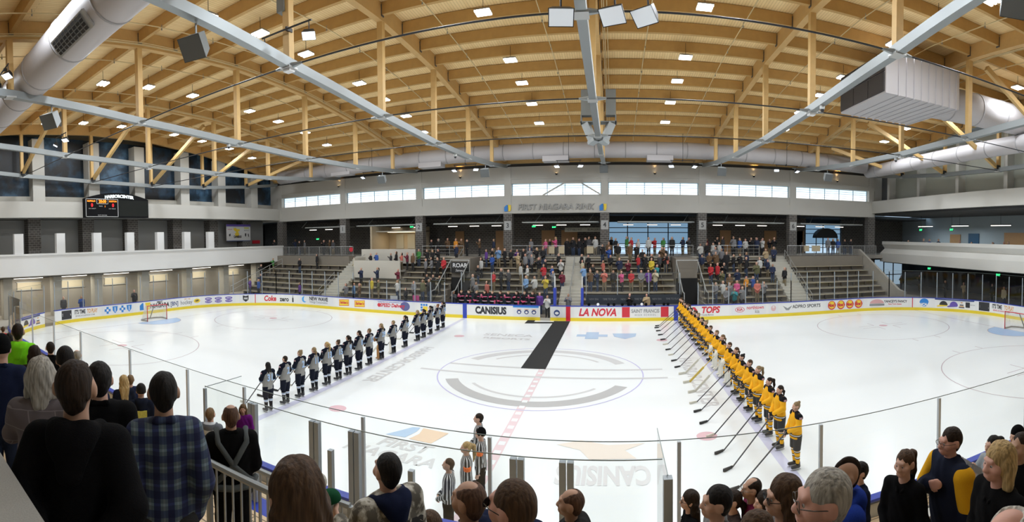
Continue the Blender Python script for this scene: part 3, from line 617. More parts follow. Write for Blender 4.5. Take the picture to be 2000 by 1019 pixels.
a = ad(3.8, 7.45, 1); shape(a, 4.15, .64, rc(-.28, -.36, .28, .38), RED); shape(a, 6.95, .64, rc(-.28, -.36, .28, .38), RED); bt(a, 5.55, .72, 'SAINT FRANCIS', .3, GRY, .93, 0, .002); bt(a, 5.55, .44, 'H I G H   S C H O O L', .14, GRY, 1.1)
a = ad(8.2, 11.7, 1); shape(a, 9.25, .66, [(-.3, .28), (-.08, .28), (.12, 0), (-.08, -.28), (-.3, -.28), (-.1, 0)], RED); bt(a, 10.3, .7, 'TOPS', .52, RED, 1.05, .2, .014); bt(a, 10.1, .36, 'Friendly Markets', .13, GRY)
a = ad(11.9, 14.6); disc(a, 12.55, .66, .36, .2, RED); disc(a, 12.55, .66, .32, .165, adp[0], .0072); bt(a, 12.55, .66, 'KIA', .22, RED, 1.2, 0, .004, .012); bt(a, 13.75, .78, 'northtown', .3, RED); bt(a, 13.9, .48, 'kia', .3, GRY)
a = ad(14.8, 15.6); disc(a, 15.2, .66, .2, .22, mat('pale_red', (.7, .45, .45), .5)); bt(a, 15.2, .66, '*', .4, WHT, off=.012)
a = ad(15.9, 19.4, 1); shape(a, 16.35, .66, [(-.4, .16), (0, -.05), (.4, .16), (.12, -.2), (-.12, -.2)], GRY); bt(a, 17.95, .7, 'ADPRO SPORTS', .3, K, 1.08)
a = ad(19.6, 23.2)
for s in (20.15, 20.98, 21.8, 22.6): disc(a, s, .64, .35, .36, RED); disc(a, s, .66, .29, .29, YEL, .0075); bt(a, s, .64, "Moe's", .3, RED, .95, .1, .014, .012)
a = ad(23.4, 26.95, 1); disc(a, 24.25, .6, .62, .34, mat('yancey_pink', (.66, .38, .38), .5), a0=0, a1=3.1416); disc(a, 24.25, .58, .42, .2, adp[1], .0075, 0, 3.1416); shape(a, 24.25, .5, rc(-.65, -.1, .65, .06), GRY); bt(a, 25.85, .74, "YANCEY'S FANCY", .23, K, 1.02, 0, .003); bt(a, 25.8, .52, 'New York cheese', .15, RED)
a = ad(27.5, 28.9, 1); disc(a, 28.3, .68, .4, .34, BLU); bt(a, 28.3, .5, 'NCAA', .26, WHT, 1.1, .15, .01, .012)
a = ad(29.1, 32.9, 1); caps(a, 30.5); shape(a, 31.0, 1.0, rc(-1.8, -.05, 1.7, .04), NAV); shape(a, 32.2, .64, rc(-.3, -.22, .1, .22), K); shape(a, 32.1, .64, [(-.12, -.08), (.1, 0), (-.12, .1)], WHT, .0075); bt(a, 32.55, .66, 'NEW ERA', .1, GRY)
a = ad(33.0, 36.9, 1); shape(a, 33.65, .66, rc(-.52, -.35, .52, .35), K); bt(a, 33.65, .64, 'SENECA', .24, WHT, .95, 0, .004, .012); bt(a, 33.65, .42, 'RESORTS', .14, WHT, 1.2, 0, 0, .012)
bt(a, 34.95, .76, "IT'S TIME", .38, K, .66, 0, .008); bt(a, 36.2, .76, 'TO PLAY', .38, ORG, .62, 0, .008); bt(a, 35.4, .46, 'SENECACASINOS.COM', .13, RED, 1.25)
# ================================================================== RINK GLASS
gl = glassmat('rink_glass'); post_g = mat('glass_post', (.33, .37, .40), .45, 0); post_n = mat('near_post', (.55, .59, .62), .45, 0); post_w = mat('glass_post_pale', (.72, .72, .70), .35, .3)
edge_m = mat('glass_edge', (.16, .2, .19), .3)
def glassrun(label, ss, top, off=-.06, pm=post_g, pr=.028):
    t = thing('rink_glass', label, 'glass barrier')
    for a, b in zip(ss, ss[1:]):
        n = max(1, int((b - a) / .5)); m = MB(); e = MB(); prev = None
        for s in np.linspace(a + .02, b - .02, n + 1):
            x, y, nx, ny = P(s); x += nx * off; y += ny * off; m.v += [(x, y, 1.1), (x, y, top)]
            q = (x, y, top)
            if prev: e.beam(prev, q, .014, .012)
            prev = q
        m.f = [(2 * i, 2 * i + 2, 2 * i + 3, 2 * i + 1) for i in range(n)]; m.m = [0] * n
        g = m.build('glass_pane', gl, t); e.build('pane_edge', edge_m, g)
    for s in ss:
        x, y, nx, ny = P(s); x += nx * off; y += ny * off
        MB().box(x - pr, y - pr, 1.1, x + pr, y + pr, top - .12).build('post', pm, t)
    return t
glassrun('clear glass barrier with slim posts on the far boards left of the benches', [-25.6, -24.3, -23.0, -21.9, -20.5, -19.1, -17.6], 3.35)
glassrun('clear lower glass barrier on the far boards in front of the left stand', [-17.6, -16.0, -14.4, -13.2, -11.9, -10.56, -9.4], 2.78)
glassrun('clear glass barrier around the left end of the rink', list(np.linspace(-47.2, -25.6, 17)), 3.35)
glassrun('clear glass barrier at the near left corner of the rink', list(np.linspace(-58.6, -48.3, 8)), 3.2)
glassrun('clear lower glass barrier on the far boards in front of the right stand', [9.4, 10.5, 11.7, 13.0, 14.35, 15.5, 16.65], 2.85)
glassrun('clear glass barrier with slim posts on the far boards beside the empty right stand', [16.65, 18.0, 19.1, 20.4, 21.6, 22.6, 23.9, 25.3], 3.45)
glassrun('clear glass barrier around the right end of the rink', list(np.linspace(25.3, 48.3, 18)), 3.35, pm=post_g)
def flatglass(label, pts, z0, top, posts=None, pr=.03, double=False, pm=None):
    t = thing('rink_glass', label, 'glass barrier')
    for (xa, ya), (xb, yb_) in zip(pts, pts[1:]):
        g = MB().add([(xa, ya, z0), (xb, yb_, z0), (xb, yb_, top), (xa, ya, top)], [(0, 1, 2, 3)]).build('glass_pane', gl, t)
        MB().beam((xa, ya, top), (xb, yb_, top), .012, .012).build('pane_edge', edge_m, g)
    for x, y in (posts or pts):
        for q in ((-.055, .055) if double else (0,)): MB().box(x + q - pr, y - pr, z0, x + q + pr, y + pr, top - .03).build('post', pm or post_g, t)
    return t
NX = [-21.9, -18.9, -16.0, -13.2, -9.51, -6.55, -4.42, -1.26, 1.2, 4.35, 6.9, 9.65, 12.53, 15.3, 18.6, 21.9]
flatglass('clear glass barrier with grey posts along the near boards', [(x, -13.02) for x in NX], 1.1, 2.74, pm=post_n)
flatglass('near bench glass with paired steel posts in front of the officials', [(x, -14.2) for x in (-4.42, -3.0, -1.52, -.72, .9, 1.92, 2.62, 3.95)], 1.1, 3.0, [(x, -14.2) for x in (-3.0, -1.52, -.72, 1.92, 2.62)], .045, True)
flatglass('glass end panel at the left of the near bench box', [(-4.42, -14.2), (-4.42, -13.1)], 1.1, 2.98, [(-4.42, -14.2)])
flatglass('glass end panel at the right of the near bench box', [(3.98, -14.6), (3.98, -13.1)], 1.1, 2.98, [(3.98, -14.6)], .06)
for x, lb in ((-.95, 'left'), (.45, 'right')):
    g = thing('gate_post', 'single steel gate post behind the near bench glass, %s one' % lb, 'post', (x, -14.55, 0)); box('post', post_g, -.04, -.04, .9, .04, .04, 2.75, g)
bl = thing('bench_ledge', 'blue topped low wall behind the near bench box', 'low wall'); box('wall', back_m, -4.6, -14.35, .18, 4.1, -14.1, 1.0, bl); box('ledge_cap', bb, -4.75, -14.45, 1.0, 4.15, -14.02, 1.07, bl)
box('end_cap', bb, -4.62, -14.0, 1.0, -4.3, -13.1, 1.07, bl); box('end_wall', back_m, -4.55, -14.0, .18, -4.35, -13.1, 1.0, bl)
# goals
def goal(x, g, label):
    t = thing('hockey_goal', label, 'goal', (x, 0, 0), 0 if g < 0 else math.pi, 'hockey goals')
    r = mat('goal_red', (.62, .02, .03), .35); nt_ = mat('net_white', (.62, .60, .56), .8); pd = mat('net_pad', (.35, .33, .29), .8)
    MB().tube([(0, -.915, 0), (0, -.915, 1.2), (0, .915, 1.2), (0, .915, 0)], .035, 8).build('goal_frame', r, t, True)
    MB().tube([(0, -.915, .06), (-.75, -1.0, .06), (-1.0, -.5, .06), (-1.05, 0, .06), (-1.0, .5, .06), (-.75, 1.0, .06), (0, .915, .06)], .05, 8).build('base_pad', pd, t, True)
    MB().tube([(-.0, 0, 1.2), (-.45, 0, 1.1), (-1.0, 0, .1)], .04, 6).build('centre_bar', pd, t, True)
    b = MB(); S = [(-.75, -1.0), (-1.0, -.5), (-1.05, 0), (-1.0, .5), (-.75, 1.0)]
    top = [(-.3, -.9), (-.45, -.45), (-.45, 0), (-.45, .45), (-.3, .9)]
    def L(i, q): k = int(i); f_ = i - k; k2 = min(k + 1, 4); a = [S[k][c] * (1 - f_) + S[k2][c] * f_ for c in (0, 1)]; d = [top[k][c] * (1 - f_) + top[k2][c] * f_ for c in (0, 1)]; return (a[0] * (1 - q) + d[0] * q, a[1] * (1 - q) + d[1] * q, .08 + 1.1 * q)
    for i in np.linspace(0, 4, 23): b.tube([L(i, q) for q in (0, .5, 1)], .006, 4)
    for q in np.linspace(.08, 1, 12): b.tube([L(i, q) for i in np.linspace(0, 4, 9)], .006, 4)
    for s in (-1, 1):
        for q in np.linspace(0.1, 1, 10): e = L(0 if s < 0 else 4, q); b.tube([(0, s * .915, .08 + 1.1 * q), e], .006, 4)
        for q in np.linspace(.15, .9, 6): a = L(0 if s < 0 else 4, 0); d = L(0 if s < 0 else 4, 1); b.tube([(a[0] * q, s * .915 + (a[1] - s * .915) * q, .06), (d[0] * q, s * .915 + (d[1] - s * .915) * q, 1.18)], .006, 4)
    b.build('net', nt_, t); return t
goal(-27.1, -1, 'red framed hockey goal with white net at the left end of the ice')
goal(27.1, 1, 'red framed hockey goal cut by the right edge of the picture')
# ================================================================== FAR STAND
alu = mat('bench_plank', (.44, .385, .275), .5, nz=.06, ns=2); brk_m = mat('bench_bracket', (.10, .09, .08), .6)
tier = mat('tier_concrete', (.22, .195, .16), .8, nz=.08, ns=1.5); rail_m = mat('rail_steel', (.50, .51, .50), .35, .5)
RY = [15.0 + .86 * k for k in range(9)]; DZ = [.31 + .43 * k for k in range(9)]     # back edge y of each row's deck, deck height
def tiers(x0, x1, nrow, topy, topz=4.26):
    pts = [(13.2, .15), (13.2, .31), (RY[0] + .35, DZ[0])]
    y = RY[0] + .35
    for k in range(1, nrow): pts += [(y, DZ[k]), (y + .86, DZ[k])]; y += .86
    pts += [(y, topz), (22.3, topz), (22.3, .15)]
    b = MB().prism([(p, q) for p, q in pts], x0, x1, f=lambda y_, z_, x_: (x_, y_, z_)); return struct(b.build('floor', tier))
SECT = [('the far left section', -33.0, -22.7, 7), ('the section left of the press box aisle', -20.9, -10.7, 9), ('the section left of the middle aisle', -8.9, -1.0, 9), ('the section right of the middle aisle', .7, 8.4, 9), ('the section right of the tunnel', 10.3, 17.5, 9), ('the empty far right section', 19.4, 27.4, 7)]
for nm, x0, x1, nr in SECT: tiers(x0, x1, nr, 0)
for x0, x1 in ((-22.7, -20.9), (-1.0, .7), (17.5, 19.4)):
    pts = [(13.2, .15), (13.2, .31), (14.7, .31)]; y, z = 14.7, .31
    while z < 4.2: z = min(z + .215, 4.26); pts += [(y, z), (y + .40, z)]; y += .40
    pts += [(22.3, 4.26), (22.3, .15)]
    struct(MB().prism(pts, x0, x1, f=lambda y_, z_, x_: (x_, y_, z_)).build('floor', concl))
for k, (nm, x0, x1, nr) in enumerate(SECT):
    for r in range(nr):
        y = RY[r] + .35 - .2; z = DZ[r] + .42; xs, xe = ((-15.7, x1) if k == 1 and r in (4, 5, 6) else (x0, x1))
        t = thing('bleacher_bench', 'long pale plank bench in %s, %s row up' % (nm, ORD[r]), 'bench', ((xs + xe) / 2, y, DZ[r]), 0, 'bleacher benches')
        hw = (xe - xs) / 2 - .12; MB().box(-hw, -.15, .37, hw, .15, .42).build('bench_top', alu, t)
        first = None
        for x in np.arange(-hw + .3, hw, 1.25):
            if first is None: first = MB().box(-.05, -.08, 0, .05, .15, .37).build('bench_bracket', brk_m, t); first.location.x = x
            else: o = first.copy(); col.objects.link(o); o.location.x = x
def rail(label, pts, h=1.0, name='handrail', bars=0, pickets=0, post_every=None, m=None, sub=(0,), r=.025):
    t = thing(name, label, 'railing'); m = m or rail_m
    P_ = [Vector(p) for p in pts]
    MB().tube([p + Vector((0, 0, h)) for p in P_], r, 8).build('top_rail', m, t)
    for j in range(bars): MB().tube([p + Vector((0, 0, h * (j + 1) / (bars + 1))) for p in P_], r * .7, 6).build('mid_rail', m, t)
    if pickets: MB().tube([p + Vector((0, 0, .1)) for p in P_], r * .8, 6).build('bottom_rail', m, t)
    fp = fk = None
    for a, b in zip(P_, P_[1:]):
        L = (b - a).length; n = max(1, round(L / (post_every or 1.5)))
        for i in range(n + 1):
            if i == 0 and a != P_[0]: continue
            if fp is None: fp = MB().tube([(0, 0, 0), (0, 0, h)], r, 8).build('post', m, t); o = fp
            else: o = fp.copy(); col.objects.link(o)
            o.location = a + (b - a) * i / n
        if pickets:
            k = int(L / pickets)
            pk = MB()
            for i in range(1, k):
                c = a + (b - a) * i / k; pk.box(c.x - .008, c.y - .008, c.z + .1, c.x + .008, c.y + .008, c.z + h)
            o = pk.build('pickets', m, t); 
    return t
rail('grey picket railing above the far left seats', [(-33, 21.5, 4.26), (-22.8, 21.5, 4.26)], pickets=.13, post_every=1.5)
rail('grey picket railing above the empty far right seats', [(19.6, 21.5, 4.26), (29.6, 21.5, 4.26)], pickets=.13, post_every=1.5)
rail('railing on the concourse edge between columns two and three', [(-15.2, 22.25, 4.26), (-10.9, 22.25, 4.26)], bars=2); rail('railing on the concourse edge left of the middle aisle', [(-6.2, 22.25, 4.26), (-3.2, 22.25, 4.26)], bars=2)
rail('picket railing with two beige placards left of the middle aisle', [(-3.1, 21.9, 4.26), (-1.2, 21.9, 4.26)], pickets=.13, post_every=1); rail('picket railing with a beige placard right of the middle aisle', [(.9, 21.9, 4.26), (2.2, 21.9, 4.26)], pickets=.13, post_every=1.2)
rail('railing in front of the tall concourse window', [(3.2, 22.25, 4.26), (10.6, 22.25, 4.26)], bars=2); rail('railing on the concourse edge right of column five', [(12.3, 22.25, 4.26), (17.0, 22.25, 4.26)], bars=2)
for lb, x, y0, y1 in (('handrail on the left stair, upper flight', -20.95, 18.5, 21.4), ('handrail on the left stair, lower flight', -22.6, 14.9, 17.6), ('handrail on the middle stair', -.15, 15, 20.5), ('handrail on the right stair, upper flight', 19.3, 18.3, 21.4), ('handrail on the right stair, lower flight', 19.3, 14.8, 17.8), ('short handrail at the top of the stair right of column two', -10.75, 20.3, 21.8)):
    zz = lambda y: .31 + (y - 14.7) / .40 * .215
    rail(lb, [(x, y0, zz(y0)), (x, y1, zz(y1))], .95, bars=1, post_every=1.6)
rail('long diagonal rail beside the far left seats', [(-32.9, 13.3, .3), (-31.0, 19.6, 3.0)], 1.0, bars=1, post_every=1.8)
o = thing('stand_side_wall', 'sloping concrete side wall at the right end of the far stand', 'wall'); MB().prism([(13.3, .15), (13.3, 1.35), (14.2, 1.45), (21.4, 4.9), (22.6, 4.9), (22.6, .15)], 27.45, 27.7, f=lambda y_, z_, x_: (x_, y_, z_)).build('wall_slab', conc, o)
for k, (x0, x1, lb) in enumerate(((-10.65, -8.95, 'left'), (8.45, 10.25, 'right'))):       # vomitory tunnels with glass sided rails
    struct(MB().box(x0, 18.2, .15, x1, 22.3, 4.26).box(x0 - .1, 13.3, .15, x0, 18.2, .9).box(x1, 13.3, .15, x1 + .1, 18.2, .9).box(x0, 18.15, 2.6, x1, 18.3, 3.35).build('wall_back', tier)); struct(box('wall_back', mat('tunnel_shade', (.012, .012, .012), .9), x0, 18.0, .15, x1, 18.14, 2.6))  # near-black panel fills the tunnel mouth in place of the shade inside
    t = thing('tunnel_railing', 'steel railing with wire panels around the %s players tunnel' % lb, 'railing')
    for x in (x0, x1):
        MB().tube([(x, 13.4, 1.9), (x, 14.2, 1.95), (x, 17.9, 4.1)], .04, 8).build('top_rail', rail_m, t); MB().add([(x, 13.4, .9), (x, 17.9, 3.1), (x, 17.9, 4.05), (x, 14.2, 1.9), (x, 13.4, 1.85)], [(0, 1, 2, 3, 4)]).build('mesh_panel', glassmat('mesh_panel_%d%d' % (k, x > 0), (.55, .56, .56), .02), t)
        for y in (13.4, 14.9, 16.4, 17.9): zz = .9 + max(0, y - 13.4) * .49; MB().tube([(x, y, zz), (x, y, 1.92 + max(0, y - 14.1) * .58)], .03, 8).build('post', rail_m, t)
    MB().tube([(x0, 17.9, 4.1), (x1, 17.9, 4.1)], .04, 8).build('cross_rail', rail_m, t)
    if k == 0:
        MB().box(x0 + .05, 17.86, 3.0, x1 - .05, 17.9, 3.95).build('name_panel', mat('panel_black', (.02, .02, .02), .5), t); textmesh('panel_lettering', 'ROAR', .5, WHT, t, lambda a, b, c: ((x0 + x1) / 2 + a, 17.85, 3.65 + b), bold=.01); textmesh('panel_lettering', 'Seneca', .3, WHT, t, lambda a, b, c: ((x0 + x1) / 2 + a, 17.85, 3.22 + b), shear=.3)
# press box
pw = mat('press_white', (.58, .55, .48), .7)
t = thing('press_box', 'cream walled press box desk rising out of the stand beside column two', 'press box')
box('front_wall', pw, -20.85, 18.55, 2.3, -15.9, 18.7, 3.95, t); box('desk_top', pw, -20.85, 18.7, 3.85, -15.9, 19.2, 3.95, t); box('upper_front', pw, -21.3, 20.7, 3.6, -15.3, 20.85, 5.0, t); box('side_wall', pw, -20.95, 18.55, 2.2, -20.85, 20.8, 4.2, t); box('deck', conc, -20.85, 19.2, 2.9, -15.9, 20.7, 3.05, t)
struct(MB().box(-21.5, 22.9, 4.26, -21.3, 27, 7.35).box(-16.6, 23.8, 4.26, -16.4, 27, 7.2).box(-21.3, 26.9, 4.26, -16.4, 27.1, 7.3).build('wall_back', mat('press_beige', (.52, .43, .30), .7))); struct(box('ceiling', concl, -21.3, 23.8, 6.75, -16.4, 27, 6.85))
area('press_light', (-18.9, 25.2, 6.7), 2.5, 1.5, 60, (1, .85, .62), rot=(0, 0, 0))
pl_ = thing('ceiling_lamp', 'warm lit ceiling panel inside the press room', 'light'); box('diffuser', mat('warm_glow', (1, 1, 1), .5, emit=(1, .8, .5), es=2.2), -20.2, 24.4, 6.7, -17.6, 25.9, 6.74, pl_)
for i, x in enumerate((-19.9, -18.5, -17.2)): 
    pp = thing('wall_panel', 'pale framed panel on the press room back wall, %s one' % ['left', 'middle', 'right'][i], 'panel'); box('panel_board', mat('panel_pale', (.5, .48, .4), .5), x - .45, 26.8, 4.9, x + .45, 26.88, 6.5, pp)
# team bench backs and glass
b2 = mat('bench_banner', (.035, .045, .06), .5)
for x0, x1, lb in ((-8.6, -1.2, 'left'), (1.2, 8.3, 'right')):
    t = thing('bench_wall', 'pale wall with dark sponsor banner behind the %s far team bench' % lb, 'wall'); box('wall_slab', mat('bench_wall_pale', (.36, .36, .36), .6), x0, 14.5, .15, x1, 14.62, 1.35, t); box('banner', b2, x0, 14.46, 1.0, x1, 14.5, 1.72, t)
    for i in range(6): textmesh('banner_lettering', ('NEW ERA', 'TIME TO PLAY')[i % 2], .2, GRY, t, lambda a, b, c: (x0 + (i + .5) * (x1 - x0) / 6 + a, 14.45, 1.38 + b), sx=.8)
    flatglass('tall glass screen behind the %s far team bench' % lb, [(x0 + (x1 - x0) * i / 3, 14.7) for i in range(4)], 1.35, 3.35)
    t = thing('team_bench', 'long grey team bench behind the far boards on the %s' % lb, 'bench'); box('seat_board', GRY, x0 + .2, 14.0, .6, x1 - .2, 14.3, .66, t); 
    for i in range(5): MB().box(-.04, -.12, .18, .04, .12, .6).build('leg', steel, t, loc=(x0 + .6 + i * (x1 - x0 - 1.2) / 4, 14.15, 0))
for x, lb in ((-1.0, 'left'), (1.0, 'right')):
    t = thing('padded_post', 'tall post with blue padding beside the timekeeper, %s one' % lb, 'post', (x, 13.4, 0)); box('pad', bb, -.09, -.3, 1.1, .09, .3, 2.35, t); box('post', post_w, -.04, -.04, .18, .04, .04, 3.2, t)
# people hanging, scoreboard, banner
S = thing('scoreboard', 'black scoreboard with orange and red figures hung on the left wall band', 'scoreboard', (-33.95, .4, 0), R(90))
cas = mat('score_black', (.008, .008, .009), .6, spec=.1); led_o = mat('led_orange', (.1, .02, 0), .5, emit=(1, .28, .02), es=2.4); led_r = mat('led_red', (.1, 0, 0), .5, emit=(1, .02, .03), es=2.2); led_w = mat('letter_glow', (1, 1, 1), .5, emit=(.8, .95, 1), es=.8); ltr = mat('score_letter', (.65, .65, .65), .5)
# local x runs along the wall (towards the far end), local -y faces the ice
hw = 3.28
MB().prism([(-hw, 8.42), (hw, 8.42), (hw, 10.1)] + [(q * hw, 10.1 + .55 * (1 - q * q)) for q in np.linspace(.9, -.9, 13)] + [(-hw, 10.1)], -.35, .16, f=lambda x_, z_, y_: (x_, y_, z_)).build('casing', cas, S)
fr = MB()
for a, b_, c, d in ((-3.22, 8.48, .02, 8.52), (-3.22, 10.04, .02, 10.08), (-3.22, 8.48, -3.18, 10.08), (-.02, 8.48, .02, 10.08), (-2.15, 10.02, -1.0, 10.05), (-2.15, 9.62, -1.0, 9.65), (-2.15, 9.62, -2.12, 10.05), (-1.03, 9.62, -1.0, 10.05)): fr.box(a, -.38, b_, c, -.35, d)
fr.build('frame_line', ltr, S)
MB().box(.1, -.37, 8.55, 3.2, -.35, 10.0).build('video_panel', mat('panel_grey', (.018, .02, .018), .6, spec=.1), S)
def stx(t, x, z, sz, m, sx=1, bold=0, nm='score_lettering', arch=None): textmesh(nm, t, sz, m, S, (lambda a, b, c: (x + a, -.385, z + b)) if not arch else (lambda a, b, c: (x + a, -.40 + c, z + b - (x + a) ** 2 * arch)), sx=sx, bold=bold)
stx('BUFFALO', -2.68, 9.86, .2, led_o, .95, .006); stx('BOSTON', -.52, 9.86, .2, led_o, .95, .006); stx('20:00', -1.58, 9.83, .36, led_o, .95, .012); stx('0', -2.62, 9.5, .42, led_r, .9, .01); stx('0', -.52, 9.5, .42, led_r, .9, .01)
stx('PERIOD', -1.75, 9.42, .12, ltr, .9); stx('1', -1.33, 9.4, .2, led_o, 1, .006); stx('PLYR  PENALTY', -2.6, 9.2, .12, ltr, .85); stx('PLYR  PENALTY', -.6, 9.2, .12, ltr, .85); stx('SHOTS ON GOAL', -1.6, 8.62, .13, ltr, .9)
textmesh('sign_lettering', 'HARBORCENTER', .38, led_w, S, lambda a, b, c: (a + .15, -.39 + c, 10.33 + b - (a * a) * .05), sx=1.02, bold=.012, ext=.02)
bn = thing('banner', 'white sports banner with a golden crest and small sponsor marks on the left wall', 'banner', (-35.99, 17.7, 0), R(90))
box('cloth', mat('banner_white', (.72, .72, .72), .6), -1.95, -.03, 6.1, 1.95, .0, 8.0, bn); box('top_stripe', PUR_, -1.95, -.035, 7.75, 1.95, -.03, 8.0, bn); box('bottom_stripe', NAV, -1.95, -.035, 6.05, 1.95, -.03, 6.12, bn)
def bsh(pts, m, nm='crest'): MB().add([(a, -.04, b) for a, b in pts], [tuple(range(len(pts)))]).build(nm, m, bn)
bsh([(-.9, 7.5), (-.5, 7.6), (-.25, 7.45), (.2, 7.45), (.15, 7.2), (-.1, 7.2), (.1, 6.8), (-.2, 6.55), (-.5, 6.6), (-.65, 6.9), (-.4, 7.1), (-.75, 7.3)], YEL); textmesh('banner_lettering', 'CANISIUS', .36, K, bn, lambda a, b, c: (a - .2, -.045, b + 6.55), sx=.8, bold=.02)
bsh([(.9, 7.65), (1.7, 7.65), (1.7, 7.5), (.9, 7.5)], ink((.6, .6, .1)), 'sponsor_mark'); textmesh('banner_lettering', 'BUFFALO', .2, K, bn, lambda a, b, c: (a + 1.3, -.045, b + 7.3)); textmesh('banner_lettering', 'SAHLENS', .18, RED, bn, lambda a, b, c: (a - 1.4, -.045, b + 7.4)); bsh([(1.0, 6.95), (1.25, 6.95), (1.22, 6.65), (1.12, 6.55), (1.02, 6.65)], K, 'sponsor_mark'); bsh([(1.5, 6.9), (1.65, 6.9), (1.7, 6.5), (1.55, 6.6)], K, 'sponsor_mark'); bsh([(-1.6, 6.8), (-1.35, 6.95), (-1.3, 6.7), (-1.5, 6.6)], K, 'sponsor_mark')
rs = thing('menu_sign', 'small red sign beside the banner near the far left corner', 'sign'); box('sign_plate', RED, -37.0, 21.0, 5.7, -36.9, 22.3, 6.1, rs)
# rink name on the far band
rn = thing('rink_name_sign', 'grey raised letters with the rink name on the white band between columns three and four', 'sign'); textmesh('raised_lettering', 'FIRST NIAGARA RINK', .76, mat('letter_grey', (.36, .355, .34), .5), rn, lambda a, b, c: (a - 2.13, 22.88 + c, b + 8.85), ext=.05, shear=.15, bold=.012, sx=.98)
for x, lb in ((-6.68, 'left'), (2.3, 'right')):
    q = thing('emblem', 'blue and yellow square emblem at the %s end of the rink name' % lb, 'emblem', (x, 22.86, 8.8)); E_ = lambda pts, m: MB().prism(pts, -.03, .03, f=lambda a, b, c: (a, c, b)).build('emblem_shape', m, q)
    E_([(-.32, .1), (-.1, .3), (.02, .3), (.0, -.3), (-.32, -.3)], BLU); E_([(.05, .3), (.33, .3), (.33, -.1), (.25, -.3), (.1, -.3), (.1, 0)], YEL)
# wall uplights
ul = mat('uplight_glow', (1, 1, 1), .5, emit=(1, .7, .35), es=8)
for i, x in enumerate((-25.4, -11.35, -2.0, 7.1, 16.6, 25.6)):
    q = thing('wall_uplight', 'small dark wall lamp throwing a warm beam up the far wall, %s from the left' % ORD[i], 'light', (x, 22.8, 11.9), 0, 'wall uplights'); MB().tube([(0, 0, -.1), (0, 0, .06)], [.07, .13], 10).build('lamp_cup', black, q); MB().tube([(0, 0, .06), (0, 0, .07)], .09, 10).build('lamp_glow', ul, q); box('bracket', black, -.03, 0, -.05, .03, .14, 0, q)
    l = bpy.data.lights.new('uplight', 'SPOT'); l.energy = 160; l.color = (1, .66, .3); l.spot_size = R(50); l.spot_blend = .8; l.shadow_soft_size = .05; lo = bpy.data.objects.new('uplight', l); col.objects.link(lo); lo.parent = q; lo.location = (0, 0, .12); lo.rotation_euler = (R(180), 0, 0)
# ================================================================== NEAR STAND
wood_f = mat('bleacher_planks', rough=.5, fn=brickfn((.66, .50, .31), (.58, .43, .26), (.16, .11, .06), (0, 0, 0), 5, .14, .012))
NR = [(-15.45, -14.6, 1.2), (-16.3, -15.45, 1.65), (-17.15, -16.3, 2.1), (-18.0, -17.15, 2.55), (-18.85, -18.0, 3.0), (-19.7, -18.85, 3.45), (-20.55, -19.7, 3.9), (-27, -20.55, 4.35)]
NRd = {k: r for k, r in enumerate(NR)}
struct(box('floor', wood_f, -30, -14.6, .18, 30, -13.1, .75))
for k, (y0, y1, z) in enumerate(NR): struct(box('floor', wood_f if k < 7 else conc, -30, y0, .18, 30, y1, z))
def nz_at(y):
    for y0, y1, z in NR:
        if y0 <= y < y1: return z
    return .75

pc = mat('placard_beige', (.50, .42, .28), .6)
for x, w_, lb in ((-2.35, .26, 'first beige placard hung on the railing left of the middle aisle'), (-1.45, .26, 'second beige placard hung on the railing left of the middle aisle'), (1.15, .3, 'beige placard hung on the railing right of the middle aisle')):
    q = thing('placard', lb, 'sign'); box('board', pc, x - w_, 21.8, 4.55, x + w_, 21.84, 5.2, q)
for x, w_, lb in ((21.6, .26, 'small beige placard on the railing above the empty right seats'), (22.6, .45, 'wide beige placard on the railing above the empty right seats')):
    q = thing('placard', lb, 'sign'); box('board', pc, x - w_, 21.4, 4.7, x + w_, 21.44, 5.25, q)
q = thing('round_sign', 'red round sign on the railing end near column one', 'sign'); MB().tube([(-23.0, 21.44, 4.95), (-23.0, 21.4, 4.95)], .24, 20).build('disc', RED, q)
q = thing('hooped_awning', 'black hooped awning in front of the far right concourse window', 'awning'); MB().prism([(25.0 + 1.35 * (1 + math.cos(a)), 6.0 + 1.1 * math.sin(a)) for a in np.linspace(0, math.pi, 17)], 26.6, 27.6, f=lambda x_, z_, y_: (x_, y_, z_)).build('hood', black, q); MB().box(25.02, 26.7, 4.26, 25.1, 26.78, 6.05).box(27.6, 26.7, 4.26, 27.68, 26.78, 6.05).build('leg', black, q)
